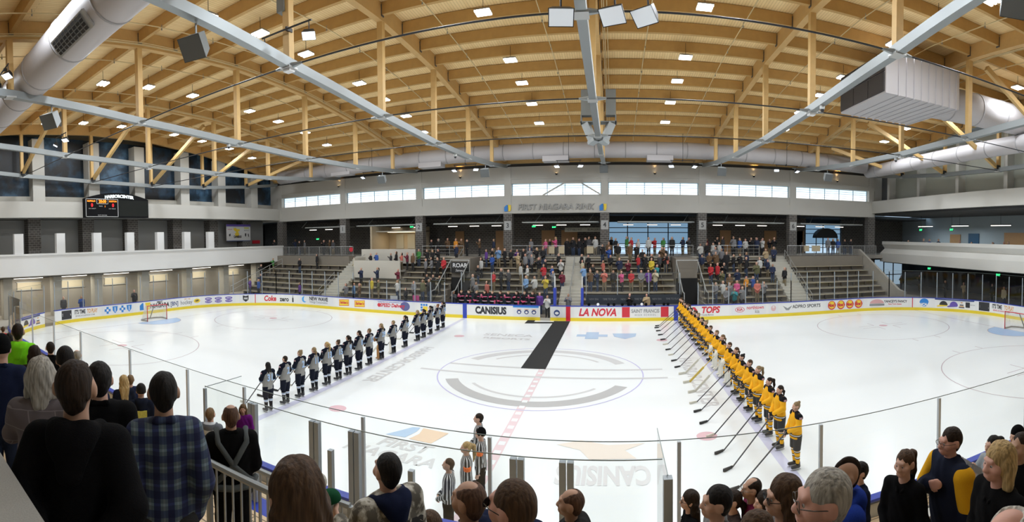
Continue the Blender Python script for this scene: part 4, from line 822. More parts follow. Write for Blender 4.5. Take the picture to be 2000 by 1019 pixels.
# ================================================================== FIGURE MODELLER
# bodies and clothes are grown as smooth unions of tapered limbs and turned into one continuous skin each
def grow(prims, res, k=.03, cuts=(), clips=(), disp=None):
    pr = []
    for p in prims:
        a, b, ra, rb, sc_ = (list(p) + [(1, 1, 1)])[:5] if len(p) < 5 else p
        pr.append((np.array(a, float), np.array(b, float), ra, rb, np.array(sc_, float)))
    lo = np.min([np.minimum(a, b) - max(ra, rb) * np.maximum(s, 1) for a, b, ra, rb, s in pr], 0) - 2.5 * res - .01
    hi = np.max([np.maximum(a, b) + max(ra, rb) * np.maximum(s, 1) for a, b, ra, rb, s in pr], 0) + 2.5 * res + .01
    n = np.ceil((hi - lo) / res).astype(int) + 1
    ax = [lo[i] + res * np.arange(n[i]) for i in range(3)]
    D = np.full(n, 1.0)
    def dist(a, b, ra, rb, s, X, Y, Z):
        q = [(X - a[0]) / s[0], (Y - a[1]) / s[1], (Z - a[2]) / s[2]]; v = (b - a) / s; L = float(v @ v)
        if L > 1e-9:
            t = np.clip((q[0] * v[0] + q[1] * v[1] + q[2] * v[2]) / L, 0, 1); q = [q[i] - t * v[i] for i in range(3)]; r = ra + (rb - ra) * t
        else: r = ra
        return (np.sqrt(q[0] ** 2 + q[1] ** 2 + q[2] ** 2) - r) * min(1.0, float(s.min()) * 1.15)
    for a, b, ra, rb, s in pr:
        m = max(ra, rb) * np.maximum(s, 1) + k + 2 * res
        i0 = np.clip(((np.minimum(a, b) - m - lo) / res).astype(int), 0, n - 1); i1 = np.clip(((np.maximum(a, b) + m - lo) / res).astype(int) + 2, 1, n)
        X, Y, Z = np.meshgrid(*[ax[i][i0[i]:i1[i]] for i in range(3)], indexing='ij')
        d = dist(a, b, ra, rb, s, X, Y, Z); sl = tuple(slice(i0[i], i1[i]) for i in range(3)); e = D[sl]
        h = np.maximum(k - np.abs(d - e), 0) / k; D[sl] = np.minimum(d, e) - h * h * k * .25
    if cuts or clips or disp:
        X, Y, Z = np.meshgrid(*ax, indexing='ij')
        if disp: D = D + disp(X, Y, Z)
        for p in cuts:
            a, b, ra, rb, s = (list(p) + [(1, 1, 1)])[:5]
            D = np.maximum(D, -dist(np.array(a, float), np.array(b, float), ra, rb, np.array(s, float), X, Y, Z))
        for c in clips: D = np.maximum(D, c(X, Y, Z))
    # surface nets
    S = D < 0; N0 = n - 1; cnt = np.zeros(N0); acc = np.zeros((3, *N0)); quads = []
    vid = -np.ones(N0, int); jobs = []
    for d in range(3):
        o1, o2 = (d + 1) % 3, (d + 2) % 3
        sa = [slice(None)] * 3; sb = [slice(None)] * 3; sa[d] = slice(0, -1); sb[d] = slice(1, None)
        A = S[tuple(sa)]; B = S[tuple(sb)]; I = np.argwhere(A != B)
        I = I[(I[:, o1] > 0) & (I[:, o2] > 0) & (I[:, o1] < N0[o1]) & (I[:, o2] < N0[o2])]
        if not len(I): continue
        J = I.copy(); J[:, d] += 1; da = D[tuple(I.T)]; db = D[tuple(J.T)]; t = da / (da - db); Pt = I.astype(float); Pt[:, d] += t
        cells = []
        for u_, v_ in ((-1, -1), (0, -1), (0, 0), (-1, 0)):
            c = I.copy(); c[:, o1] += u_; c[:, o2] += v_; cells.append(c); tc_ = tuple(c.T); np.add.at(cnt, tc_, 1)
            for q in range(3): np.add.at(acc[q], tc_, Pt[:, q])
        jobs.append((cells, S[tuple(I.T)]))
    occ = cnt > 0; idx = np.argwhere(occ); vid[occ] = np.arange(len(idx))
    V = np.stack([acc[q][occ] / cnt[occ] for q in range(3)], 1) * res + lo
    for cells, ins in jobs:
        q = np.stack([vid[tuple(c.T)] for c in cells], 1); q[~ins] = q[~ins][:, ::-1]; quads.append(q)
    return V, np.concatenate(quads)
def tomesh(name, V, Q, slots=1, mi=None):
    me = bpy.data.meshes.new(name); me.vertices.add(len(V)); me.vertices.foreach_set('co', V.astype(np.float32).ravel())
    me.loops.add(len(Q) * 4); me.loops.foreach_set('vertex_index', Q.ravel().astype(np.int32)); me.polygons.add(len(Q))
    me.polygons.foreach_set('loop_start', np.arange(0, len(Q) * 4, 4, dtype=np.int32)); me.polygons.foreach_set('loop_total', np.full(len(Q), 4, np.int32))
    for _ in range(slots): me.materials.append(None)
    if mi is not None: me.polygons.foreach_set('material_index', mi.astype(np.int32))
    me.polygons.foreach_set('use_smooth', np.ones(len(Q), bool)); me.update(calc_edges=True); return me
MESH = {}
def put(name, key, make, mats_, parent=None):
    if key not in MESH: MESH[key] = make()
    o = bpy.data.objects.new(name, MESH[key]); col.objects.link(o)
    for i, m in enumerate(mats_): o.material_slots[i].link = 'OBJECT'; o.material_slots[i].material = m
    if parent: o.parent = parent
    return o
V3 = lambda *a: np.array(a, float)
def hand(w, d, up, side, curl=.5, r=.0092, spread=0):
    """palm and five fingers. w wrist, d pointing direction, up = palm normal (fingers curl towards it), side = +1/-1 where the thumb leaves"""
    d = d / np.linalg.norm(d); up = up - d * (up @ d); up /= np.linalg.norm(up); ac = np.cross(d, up) * side; pr = []
    for q in (-.026, -.009, .009, .026): pr.append((w + ac * q * .6, w + d * .082 + ac * q, .017, .0125))
    for i, (q, L) in enumerate(((.029, .068), (.010, .078), (-.010, .073), (-.028, .056))):
        p = w + d * .085 + ac * q; a = curl * .9
        for s_, f_ in ((.45, 1), (.32, 2), (.23, 3)):
            ang = a * f_ * .8; dd = d * math.cos(ang) + up * math.sin(ang) + ac * spread * q * 6; e = p + dd * L * s_ ; pr.append((p, e, r * (1.08 - .08 * f_), r * (1 - .09 * f_))); p = e
    p = w + d * .02 + ac * .026; e = p + (d * .6 + ac * .7 + up * .35) * .042; f_ = e + (d * .85 + ac * .25 + up * .4) * .032
    return pr + [(p, e, .014, .011), (e, f_, .0105, .0085)]
POSES = {   # elbow and wrist (figure's left is +x, it faces -y); hand direction
 'down': [((.21, .03, 1.13), (.225, -.03, .87), (0, -.1, -1)), ((-.21, .03, 1.13), (-.225, -.03, .87), (0, -.1, -1))],
 'front': [((.215, .0, 1.14), (.06, -.2, .98), (-1, -.15, -.3)), ((-.215, .0, 1.14), (-.06, -.2, 1.0), (1, -.15, -.4))],
 'chest': [((.215, .03, 1.13), (.225, -.03, .87), (0, -.1, -1)), ((-.235, -.08, 1.17), (-.03, -.2, 1.3), (1, -.05, .35))],
 'clap': [((.23, -.1, 1.2), (.06, -.3, 1.36), (-.3, -.35, .9)), ((-.23, -.1, 1.2), (-.06, -.3, 1.36), (.3, -.35, .9))],
 'back': [((.23, .12, 1.2), (.085, .225, 1.1), (-1, .12, -.25)), ((-.23, .12, 1.2), (-.085, .235, 1.07), (1, .12, -.15))],
 'pockets': [((.22, .08, 1.14), (.185, .0, .93), (-.15, -.15, -1)), ((-.22, .08, 1.14), (-.185, .0, .93), (.15, -.15, -1))],
 'stick': [((.26, -.04, 1.17), (.1, -.27, 1.0), (-.6, -.6, -.3)), ((-.27, -.02, 1.14), (-.12, -.25, .9), (.6, -.6, -.3))],
 'hold': [((.24, -.02, 1.15), (.2, -.3, 1.18), (0, -.9, .3)), ((-.22, .0, 1.14), (-.1, -.22, 1.02), (.8, -.4, -.2))]}
def skel(pose, w=1.0, fem=False):
    (el, wl, dl), (er, wr, dr) = POSES[pose]; sh = .163 * w
    return dict(sh=[V3(sh, .015, 1.405), V3(-sh, .015, 1.405)], el=[V3(*el) * V3(.5 + .5 * w, 1, 1), V3(*er) * V3(.5 + .5 * w, 1, 1)], wr=[V3(*wl), V3(*wr)], hd=[V3(*dl), V3(*dr)])
def head_prims():
    return [((0, .018, 1.645), (0, .018, 1.645), .1, .1, (.77, .98, 1.0)), ((0, -.028, 1.598), (0, -.03, 1.585), .068, .06, (.88, .92, 1.05)), ((0, -.07, 1.552), (0, -.07, 1.552), .024, .024, (1.2, .8, .8)),
            ((0, -.088, 1.645), (0, -.112, 1.612), .008, .013, (1, 1, 1)), ((-.014, -.098, 1.608), (.014, -.098, 1.608), .009, .009), ((-.035, -.079, 1.665), (.035, -.079, 1.665), .011, .011),
            ((-.018, -.09, 1.578), (.018, -.09, 1.578), .009, .009), ((-.015, -.089, 1.568), (.015, -.089, 1.568), .0085, .0085), ((-.045, -.05, 1.612), (-.045, -.05, 1.612), .03, .03), ((.045, -.05, 1.612), (.045, -.05, 1.612), .03, .03),
            ((.08, .012, 1.624), (.088, .026, 1.626), .027, .027, (.35, .65, 1.15)), ((-.08, .012, 1.624), (-.088, .026, 1.626), .027, .027, (.35, .65, 1.15))]
def body_prims(pose='down', w=1.0, g=0.0, fine=True, legs=True, slim=0.0):
    K_ = skel(pose, w); p = head_prims() if fine else [((0, .01, 1.64), (0, .01, 1.64), .105, .105, (.78, .98, 1.05)), ((0, -.03, 1.59), (0, -.03, 1.59), .062, .062)]
    p += [((0, .02, 1.4), (0, .006, 1.56), .062 + .008 * (w - 1), .052), ((-.13 * w, .015, 1.405), (.13 * w, .015, 1.405), .058 + g, .058 + g), ((0, .01, 1.3), (0, .01, 1.3), .155 * w + g, .155 * w + g, (1, .68, 1)),
          ((0, .0, 1.12), (0, .0, 1.12), .145 * w + g, .145 * w + g, (1, .7, 1.1)), ((0, .01, .96), (0, .01, .96), .165 * (.6 + .4 * w) + g, .165 * (.6 + .4 * w) + g, (1, .7, .8))]
    for i in (0, 1):
        s_, e, wr = K_['sh'][i], K_['el'][i], K_['wr'][i]
        p += [(s_, e, .05 + g, .04 + g), (e, wr, .04 + g, .026 + g)]
        if fine: p += hand(wr, K_['hd'][i], V3((-1 if i == 0 else 1) * 1.0, -.25, .1) if pose in ('down', 'pockets', 'hold') else (V3(0, 1, .2) if pose in ('front', 'chest', 'stick') else V3(0, -1, .1) if pose == 'back' else V3((-1 if i == 0 else 1), 0, 0)), 1 if i == 0 else -1, .55 if pose != 'clap' else .12)
        else: p += [(wr, wr + K_['hd'][i] / np.linalg.norm(K_['hd'][i]) * .1, .033, .025)]
    if legs:
        for sx in (-1, 1): p += [((sx * .088, .01, .9), (sx * .1, -.005, .5), .083 + g, .056 + g), ((sx * .1, -.005, .5), (sx * .105, .025, .1), .055 + g, .036 + g), ((sx * .105, .04, .045), (sx * .12, -.12, .03), .04, .034)]
    return p
def shirt_prims(pose, w, g, hem=.86, sleeve=1.0, belly=0):
    K_ = skel(pose, w); gg = g * .42
    p = [((-.125 * w, .015, 1.4), (.125 * w, .015, 1.4), .062 + gg, .062 + gg), ((0, .012, 1.3), (0, .012, 1.3), .162 * w + gg, .162 * w + gg, (1, .7, 1)), ((0, .0, 1.12), (0, .0, 1.12), .155 * w + gg + belly, .155 * w + gg + belly, (1, .74, 1.15)),
         ((0, .01, .97), (0, .01, hem), .172 * (.5 + .5 * w) + gg, .165 * (.5 + .5 * w) + gg, (1, .7, 1)), ((-.05, .03, 1.44), (.05, .03, 1.44), .05 + gg * .5, .05 + gg * .5, (1, 1, .7))]
    for i in (0, 1):
        s_, e, wr = K_['sh'][i], K_['el'][i], K_['wr'][i]; e2 = e + (wr - e) * sleeve
        p += [(s_, e, .057 + gg, .047 + gg), (e, e2 if sleeve > 0 else e, .047 + gg, .036 + gg)]
    return p, [lambda X, Y, Z: hem - Z]
def wrinkle(a=.004, f=30): return lambda X, Y, Z: a * np.sin(f * Z + 9 * np.sin(7 * X) + 6 * Y) * np.sin(14 * X + 11 * Y + 4 * Z)
def trouser_prims(g=.016, bulky=0):
    p = [((0, .01, .95), (0, .01, .93), .165 + g, .165 + g, (1, .7, .8))]
    for sx in (-1, 1): p += [((sx * .088, .01, .9), (sx * .1, -.003, .5), .086 + g + bulky, .06 + g + bulky * .6), ((sx * .1, -.003, .5), (sx * .105, .022, .1), .06 + g, .05 + g)]
    return p, [lambda X, Y, Z: Z - 1.02, lambda X, Y, Z: .07 - Z]
def shoe_prims(): return [x for sx in (-1, 1) for x in (((sx * .105, .045, .05), (sx * .12, -.13, .04), .05, .043), ((sx * .105, .045, .05), (sx * .105, .04, .1), .048, .046))], [lambda X, Y, Z: -Z]
CAP = [((0, .028, 1.655), (0, .028, 1.655), .1045, .1045, (.80, .98, .98)), ((0, .048, 1.605), (0, .05, 1.588), .074, .06, (.9, .85, 1))]
FACECUT = [((0, -.115, 1.60), (0, -.1, 1.57), .105, .1, (.78, 1, .88)), ((0, -.02, 1.52), (0, .0, 1.50), .1, .1, (1.2, .8, .5)), ((.09, .012, 1.622), (.09, .012, 1.56), .036, .036, (.8, 1, 1.05)), ((-.09, .012, 1.622), (-.09, .012, 1.56), .036, .036, (.8, 1, 1.05))]
def strand(a=.0035, f=95): return lambda X, Y, Z: .45 * a * np.sin(f * X + 5 * np.sin(14 * Z) + 30 * Y) + a * .25 * np.sin(22 * Z + 60 * X + 20 * Y)
def hair_spec(st):
    if st in ('short', 'curly', 'crew'): 
        g = {'short': 1, 'curly': 1.05, 'crew': .965}[st]; return [((a), (b), r * g, q * g, s_) for a, b, r, q, s_ in CAP], FACECUT, (strand(.004) if st != 'curly' else (lambda X, Y, Z: .0035 * np.sin(95 * X + 2 * np.sin(60 * Z)) * np.sin(90 * Y) * np.sin(85 * Z + 40 * X)))
    if st == 'balding': return [(a, b, r * .978, q * .97, s_) for a, b, r, q, s_ in CAP], FACECUT + [((0, -.035, 1.77), (0, .03, 1.775), .085, .06)], strand(.002)
    if st == 'mohawk': return [((0, .03, 1.662), (0, .03, 1.662), .112, .112, (.34, .98, .98)), ((0, .06, 1.6), (0, .06, 1.58), .06, .05, (.5, .9, 1))], FACECUT, strand(.002)
    if st == 'beanie': return [((0, .022, 1.66), (0, .022, 1.675), .112, .108, (.84, .98, 1))], [], None
    big = [((0, .028, 1.658), (0, .028, 1.658), .112, .112, (.83, .98, .99)), ((0, .055, 1.6), (0, .06, 1.56), .085, .07, (.95, .8, 1))]
    cut = FACECUT[:1]
    if st == 'long': return big + [((-.06, .05, 1.6), (-.085, .05, 1.38), .045, .03), ((.06, .05, 1.6), (.085, .05, 1.38), .045, .03), ((0, .075, 1.58), (0, .1, 1.3), .09, .05, (1, .62, 1)), ((-.05, .09, 1.5), (-.04, .11, 1.25), .05, .025), ((.05, .09, 1.5), (.05, .11, 1.27), .05, .025)], cut, strand(.006, 110)
    if st == 'bob': return big + [((-.07, .02, 1.63), (-.085, .015, 1.5), .045, .035), ((.07, .02, 1.63), (.085, .015, 1.5), .045, .035), ((0, .07, 1.6), (0, .08, 1.47), .088, .06, (1, .66, 1))], cut, strand(.006, 110)
    if st == 'pony': return CAP + [((0, .125, 1.69), (0, .165, 1.66), .026, .038), ((0, .165, 1.66), (0, .18, 1.5), .044, .038), ((0, .18, 1.5), (0, .15, 1.34), .038, .012)], FACECUT, strand(.004, 120)
    if st == 'bun': return CAP + [((0, .1, 1.735), (0, .1, 1.735), .038, .038)], FACECUT, strand(.003)
    if st == 'lowpony': return CAP + [((0, .11, 1.6), (0, .14, 1.56), .03, .035), ((0, .14, 1.56), (0, .13, 1.42), .035, .012)], FACECUT, strand(.004, 120)
def hair_mat(name, c):
    def f(nt, b, tc):
        mp = nt.nodes.new('ShaderNodeMapping'); mp.inputs['Scale'].default_value = (90, 60, 7); nt.links.new(tc.outputs['Object'], mp.inputs[0])
        t = nt.nodes.new('ShaderNodeTexNoise'); t.inputs['Scale'].default_value = 1; t.inputs['Detail'].default_value = 3; nt.links.new(mp.outputs[0], t.inputs['Vector'])
        nt.links.new(ramp(nt, t.outputs['Fac'], [(.3, tuple(q * .55 for q in c)), (.7, tuple(min(1, q * 1.45) for q in c))], 'LINEAR').outputs[0], b.inputs['Base Color'])
        u = nt.nodes.new('ShaderNodeBump'); u.inputs['Strength'].default_value = .8; u.inputs['Distance'].default_value = .008; nt.links.new(t.outputs['Fac'], u.inputs['Height']); nt.links.new(u.outputs[0], b.inputs['Normal'])
    return mat(name, c, .6, spec=.18, fn=f)
HC = {'black': (.012, .010, .009), 'dark': (.022, .013, .008), 'brown': (.07, .04, .022), 'light': (.16, .1, .05), 'blonde': (.42, .29, .13), 'dirty': (.24, .17, .09), 'grey': (.33, .31, .27), 'white': (.45, .43, .38), 'red': (.16, .06, .025), 'buzz': (.10, .055, .036)}
hm = {k: hair_mat('hair_' + k, c) for k, c in HC.items()}
SKIN = {'fair': (.60, .36, .26), 'tan': (.45, .26, .17), 'pink': (.62, .33, .25), 'brown': (.22, .12, .07)}
skm = {k: mat('skin_' + k, c, .5, nz=.06, ns=12) for k, c in SKIN.items()}
eye_w = mat('eye_white', (.38, .36, .34), .35); eye_d = mat('eye_iris', (.04, .03, .02), .2); lip_m = mat('lip', (.36, .13, .11), .45); lens_m = mat('dark_lens', (.01, .01, .012), .15); rim_m = mat('spectacle_rim', (.08, .07, .06), .3, .5)
def cloth(n, c, rough=.9): return mat('cloth_' + n, c, rough, nz=.12, ns=5, bump=.35, bs=200, spec=.08)
def mesh_of(name, prims, res, k=.03, cuts=(), clips=(), disp=None): return lambda: tomesh(name, *grow(prims, res, k, cuts, clips, disp))
def face_bits(root, glasses=None):
    for sx in (-1, 1):
        e = put('eye', 'eye', lambda: tomesh('eye', *grow([((0, 0, 0), (0, 0, 0), .0115, .0115)], .003)), [eye_w], root); e.location = (sx * .029, -.0742, 1.638)
        i = put('iris', 'iris', lambda: tomesh('iris', *grow([((0, 0, 0), (0, 0, 0), .006, .006, (1, .4, 1))], .0015)), [eye_d], e); i.location = (0, -.0098, 0)
    m = put('lips', 'lips', lambda: tomesh('lips', *grow([((-.02, 0, 0), (.02, 0, 0), .0055, .0055), ((-.015, .001, -.009), (.015, .001, -.009), .0065, .0065)], .0018, .006)), [lip_m], root); m.location = (0, -.0965, 1.578)
    if glasses:
        def mk():
            b = MB()
            for sx in (-1, 1):
                pts = [(sx * .034 + .027 * math.cos(a), -.1 - .004 * abs(math.cos(a)), 1.636 + .02 * math.sin(a)) for a in np.linspace(0, 6.283, 15)]
                b.tube(pts, .0022, 5); b.tube([(sx * .06, -.1, 1.642), (sx * .084, -.05, 1.642), (sx * .088, .03, 1.635)], .0022, 5)
                if glasses == 'sun': b.add([(x, y - .001, z) for x, y, z in pts[:-1]], [tuple(range(14))])
            b.tube([(-.009, -.104, 1.642), (.009, -.104, 1.642)], .0022, 5)
            me = b.build('tmp', rim_m); d = me.data; bpy.data.objects.remove(me); return d
        put('sunglasses' if glasses == 'sun' else 'spectacles', 'gl_' + glasses, mk, [lens_m if glasses == 'sun' else rim_m], root)
def person(label, X, Y, Z, rz, s=1.0, pose='down', w=1.0, hair='short', hc='dark', skin='fair', top=None, topc=None, g=.012, hem=.86, legs=None, res=.012, glasses=None, hood=None, extra=(), cat='person', name='person', face=True, shoes=None, belly=0, group=None, sl=1.0):
    t = thing(name, label, cat, (X, Y, Z), R(rz), group); t.scale = (s, s, s); w = round(1 + (w - 1) * .75, 3); rk = (pose, w, res)
    put('body', ('body',) + rk, mesh_of('body', body_prims(pose, w), res, .022), [skm[skin]], t)
    p, cl = shirt_prims(pose, w, g, hem, sl, belly)
    sh = put('jacket' if g > .02 else 'shirt', ('shirt', g, hem, belly, sl) + rk, mesh_of('shirt', p, res, .04, clips=cl, disp=wrinkle(.0045 if g > .02 else .003)), [top], t)
    p, cl = trouser_prims(); put('trousers', ('tr', res), mesh_of('trousers', p, max(res, .016), .03, clips=cl, disp=wrinkle(.004)), [legs or cloth('jeans_dark', (.02, .03, .06))], t)
    p, cl = shoe_prims(); put('shoes', ('shoe',), mesh_of('shoes', p, .014, .02, clips=cl), [shoes or cloth('shoe_black', (.02, .02, .02))], t)
    if hair and hair != 'bald':
        p, cu, di = hair_spec(hair); put('beanie' if hair == 'beanie' else 'hair', ('hair', hair, res), mesh_of('hair', p, res * .8, .025, cu, [lambda X_, Y_, Z_: 1.605 - Z_ - (0 if hair != 'beanie' else 0)] if hair == 'beanie' else (), di), [hc if not isinstance(hc, str) else hm[hc]], t)
    if hood:
        hp = [((-.1, .0, 1.455), (-.06, .09, 1.475), .035, .045), ((-.06, .09, 1.475), (.06, .09, 1.475), .045, .045), ((.06, .09, 1.475), (.1, .0, 1.455), .045, .035), ((-.1, .0, 1.455), (-.03, -.085, 1.42), .035, .025), ((.1, .0, 1.455), (.03, -.085, 1.42), .035, .025), ((0, .13, 1.43), (0, .145, 1.33), .085, .05, (1.1, .6, 1))]
        put('hood', ('hood', res, w), mesh_of('hood', [((np.array(a) * V3(w, 1.0, 1)), (np.array(b) * V3(w, 1.0, 1)), r1, r2, *rest) for a, b, r1, r2, *rest in hp], res, .03, disp=wrinkle(.003)), [hood if not isinstance(hood, bool) else top], t)
    elif g > .02:
        put('collar', ('collar', w), mesh_of('collar', [((-.075, .0, 1.455), (-.045, .07, 1.49), .02, .02), ((-.045, .07, 1.49), (.045, .07, 1.49), .02, .02), ((.045, .07, 1.49), (.075, .0, 1.455), .02, .02), ((-.075, .0, 1.455), (-.02, -.09, 1.41), .02, .013), ((.075, .0, 1.455), (.02, -.09, 1.41), .02, .013)], .009, .02), [top], t)
    if face: face_bits(t, glasses)
    return t
# ================================================================== HOCKEY PLAYERS
def bandm(name, stops, z0, z1): return mat(name, (.5, .5, .5), .85, spec=.15, fn=bands('Z', z0, z1, stops))
NVY = (.007, .009, .018); GJ = (.27, .265, .25); YJ = (.86, .43, .02); KB = (.014, .014, .016); WH = (.74, .75, .76); LB = (.16, .3, .55)
def zz(a, z0, z1): return (a - z0) / (z1 - z0)
def zs(z0, z1, items): return [(max(0, zz(z, z0, z1)), c) for z, c in items]
TM = {
 'grey': dict(jersey=bandm('grey_jersey', zs(.7, 1.6, [(.7, GJ), (.88, KB), (.905, WH), (.915, GJ)]), .7, 1.6) if 0 else cloth('grey_jersey', GJ), sleeve=bandm('grey_sleeve', zs(.8, 1.6, [(.8, NVY), (1.0, WH), (1.03, NVY), (1.06, LB), (1.09, NVY), (1.4, WH), (1.415, NVY)]), .8, 1.6), yoke=cloth('navy_yoke', NVY), trim=cloth('jersey_piping', (.5, .58, .68)),
   pants=mat('navy_pants', (.008, .01, .02), .8, bump=.2, spec=.15), sock=bandm('grey_sock', zs(0, .6, [(0, KB), (.28, NVY), (.33, WH), (.36, LB), (.385, WH), (.41, NVY)]), 0, .6), glove=cloth('glove_black', (.02, .02, .022)), num=mat('number_blue', (.33, .48, .72), .6)),
 'yellow': dict(jersey=bandm('yellow_jersey', zs(.7, 1.6, [(.7, YJ), (.86, KB), (.88, WH), (.905, KB), (.925, YJ)]), .7, 1.6), sleeve=bandm('yellow_sleeve', zs(.7, 1.6, [(.7, YJ), (.90, KB), (.93, WH), (.96, KB), (.99, YJ)]), .7, 1.6), yoke=cloth('black_yoke', KB), trim=cloth('yellow_piping', YJ),
   pants=mat('black_pants', (.02, .02, .02), .7, bump=.2), sock=bandm('yellow_sock', zs(0, .6, [(0, KB), (.12, YJ), (.24, KB), (.265, WH), (.3, KB), (.32, YJ), (.42, KB), (.44, WH), (.46, YJ)]), 0, .6), glove=cloth('glove_black', (.02, .02, .022)), num=mat('number_black', (.03, .03, .03), .6)),
 'pink': dict(jersey=bandm('pink_jersey', zs(.7, 1.6, [(.7, KB), (.95, WH), (.99, (.7, .12, .25)), (1.02, KB)]), .7, 1.6), sleeve=bandm('pink_sleeve', zs(.8, 1.6, [(.8, (.7, .1, .22)), (1.06, KB), (1.3, (.7, .12, .25)), (1.34, KB)]), .8, 1.6), yoke=cloth('black_yoke', KB), trim=cloth('pink_piping', (.65, .12, .25)),
   pants=mat('black_pants', (.02, .02, .02), .7), sock=cloth('sock_black', KB), glove=cloth('glove_pink', (.6, .1, .2)), num=mat('number_white', (.6, .6, .6), .6))}
skate_b = mat('skate_boot', (.03, .03, .032), .35); skate_h = mat('skate_holder', (.6, .6, .6), .4); blade_m = mat('skate_blade', (.6, .62, .64), .2, .9); pad_w = mat('pad_white', (.72, .70, .62), .5); pad_b = mat('pad_brown', (.35, .17, .05), .6); flag_r = mat('flag_red', (.55, .12, .14), .6)
def player(team, label, X, Y, rz, hair='pony', hc='brown', num='2', goalie=0, s=1.0, Z=0, name='hockey_player', group=None, pose='stick', res=.017, flag=True, tilt=0):
    m = TM[team]; t = thing(name, label, 'person', (X, Y, Z), R(rz), group); t.scale = (s, s, s); L = .06   # skates lift the figure
    u = bpy.data.objects.new('t', None); bpy.data.objects.remove(u)
    def pp(nm, key, prims, mt, k=.03, clips=(), disp=None, rs=None, cuts=()):
        o = put(nm, ('pl', key, pose, res), mesh_of(nm, prims, rs or res, k, cuts, clips, disp), [mt], t); o.location.z = L; return o
    pp('body', 'body', body_prims(pose, 1.05), skm['fair'], .022, rs=.013)
    K_ = skel(pose, 1.12)
    pp('jersey', 'jersey', [((-.15, .015, 1.41), (.15, .015, 1.41), .082, .082), ((0, .01, 1.28), (0, .01, 1.28), .215, .215, (1, .72, 1)), ((0, .0, 1.08), (0, .0, .84), .215, .225, (1, .72, 1))], m['jersey'], .04, [lambda X_, Y_, Z_: .8 - Z_], wrinkle(.006))
    pp('shoulder_yoke', 'yoke', [((-.2, .015, 1.39), (.2, .015, 1.39), .104, .104), ((-.06, .015, 1.45), (.06, .015, 1.45), .075, .075)], m['yoke'], .03, [lambda X_, Y_, Z_: 1.355 - Z_ + .35 * np.maximum(.17 - np.abs(X_), 0)])
    for i in (0, 1):
        s_, e, w_ = K_['sh'][i], K_['el'][i], K_['wr'][i]
        pp('sleeve', 'sleeve%d' % i, [(s_, e, .09, .08), (e, e + (w_ - e) * .85, .08, .068)], m['sleeve'], .03, disp=wrinkle(.005))
        h = K_['hd'][i] / np.linalg.norm(K_['hd'][i]); ac = V3(0, 0, 1)
        pp('glove', 'glove%d' % i, [(w_ - h * .1, w_, .055, .05), (w_, w_ + h * .06, .05, .045)] + [(w_ + h * .06 + ac * q, w_ + h * .12 + ac * q + V3(0, .02, 0), .02, .018) for q in (-.036, -.012, .012, .036)] + [(w_ + V3(0, 0, .04), w_ + h * .05 + V3(0, 0, .07), .022, .018)], m['glove'], .012, rs=.012)
    pp('pants', 'pants', [((0, .01, .92), (0, .01, .88), .2, .2, (1, .72, .8))] + [((sx * .1, .01, .85), (sx * .115, -.01, .52), .13, .105) for sx in (-1, 1)], m['pants'], .03, [lambda X_, Y_, Z_: Z_ - 1.0, lambda X_, Y_, Z_: .48 - Z_])
    pm = None
    if goalie:
        pm = pad_w if goalie == 1 else pad_b
        for sx in (-1, 1): pp('leg_pad', 'pad%d' % sx, [((sx * .13, -.06, .66), (sx * .14, -.08, .5), .1, .11, (1.15, .6, 1)), ((sx * .14, -.08, .5), (sx * .14, -.07, .1), .11, .115, (1.15, .6, 1)), ((sx * .14, -.1, .06), (sx * .145, -.18, .03), .08, .06, (1.2, 1, .6))], pm, .02, [lambda X_, Y_, Z_: -.03 - Z_])
        pp('blocker', 'blk', [(K_['wr'][1] + V3(-.02, -.02, .12), K_['wr'][1] + V3(-.02, -.04, -.14), .07, .075, (1.1, .5, 1))], pm, .02); pp('catch_glove', 'cg', [(K_['wr'][0], K_['wr'][0] + V3(0, -.05, -.06), .1, .11, (1, .7, 1.1))], pm, .03)
    for sx in (-1, 1):
        pp('sock', 'sock%d' % sx, [((sx * .1, -.005, .52), (sx * .105, .0, .42), .078, .08), ((sx * .105, .005, .42), (sx * .108, .025, .1), .08, .055)], m['sock'], .03, [lambda X_, Y_, Z_: .06 - Z_])
        pp('skate', 'skate%d' % sx, [((sx * .108, .045, .05), (sx * .108, .035, .15), .052, .055), ((sx * .108, .045, .035), (sx * .12, -.14, .025), .05, .042)], skate_b, .02, [lambda X_, Y_, Z_: -.01 - Z_])
        def mkb(sx=sx):
            b = MB().box(sx * .112 - .014, -.15, .018, sx * .112 + .014, .08, .052); o = b.build('tmp', skate_h); d = o.data; bpy.data.objects.remove(o); return d
        def mkc(sx=sx):
            b = MB().box(sx * .112 - .003, -.19, .0, sx * .112 + .003, .11, .02); o = b.build('tmp', blade_m); d = o.data; bpy.data.objects.remove(o); return d
        put('blade_holder', ('bh', sx), mkb, [skate_h], t); put('skate_blade', ('sb', sx), mkc, [blade_m], t)
    if hair:
        p, cu, di = hair_spec(hair); o = put('hair', ('phair', hair), mesh_of('hair', p, .011, .025, cu, (), di), [hm[hc]], t); o.location.z = L
    if res < .02:
        face_bits(t)
        for c in t.children if 0 else [q for q in bpy.data.objects if 0]: pass
    # number on the back, flag on the shoulder
    def numtxt(k2, sz): return lambda: _txtdata(num if k2 else num, sz)
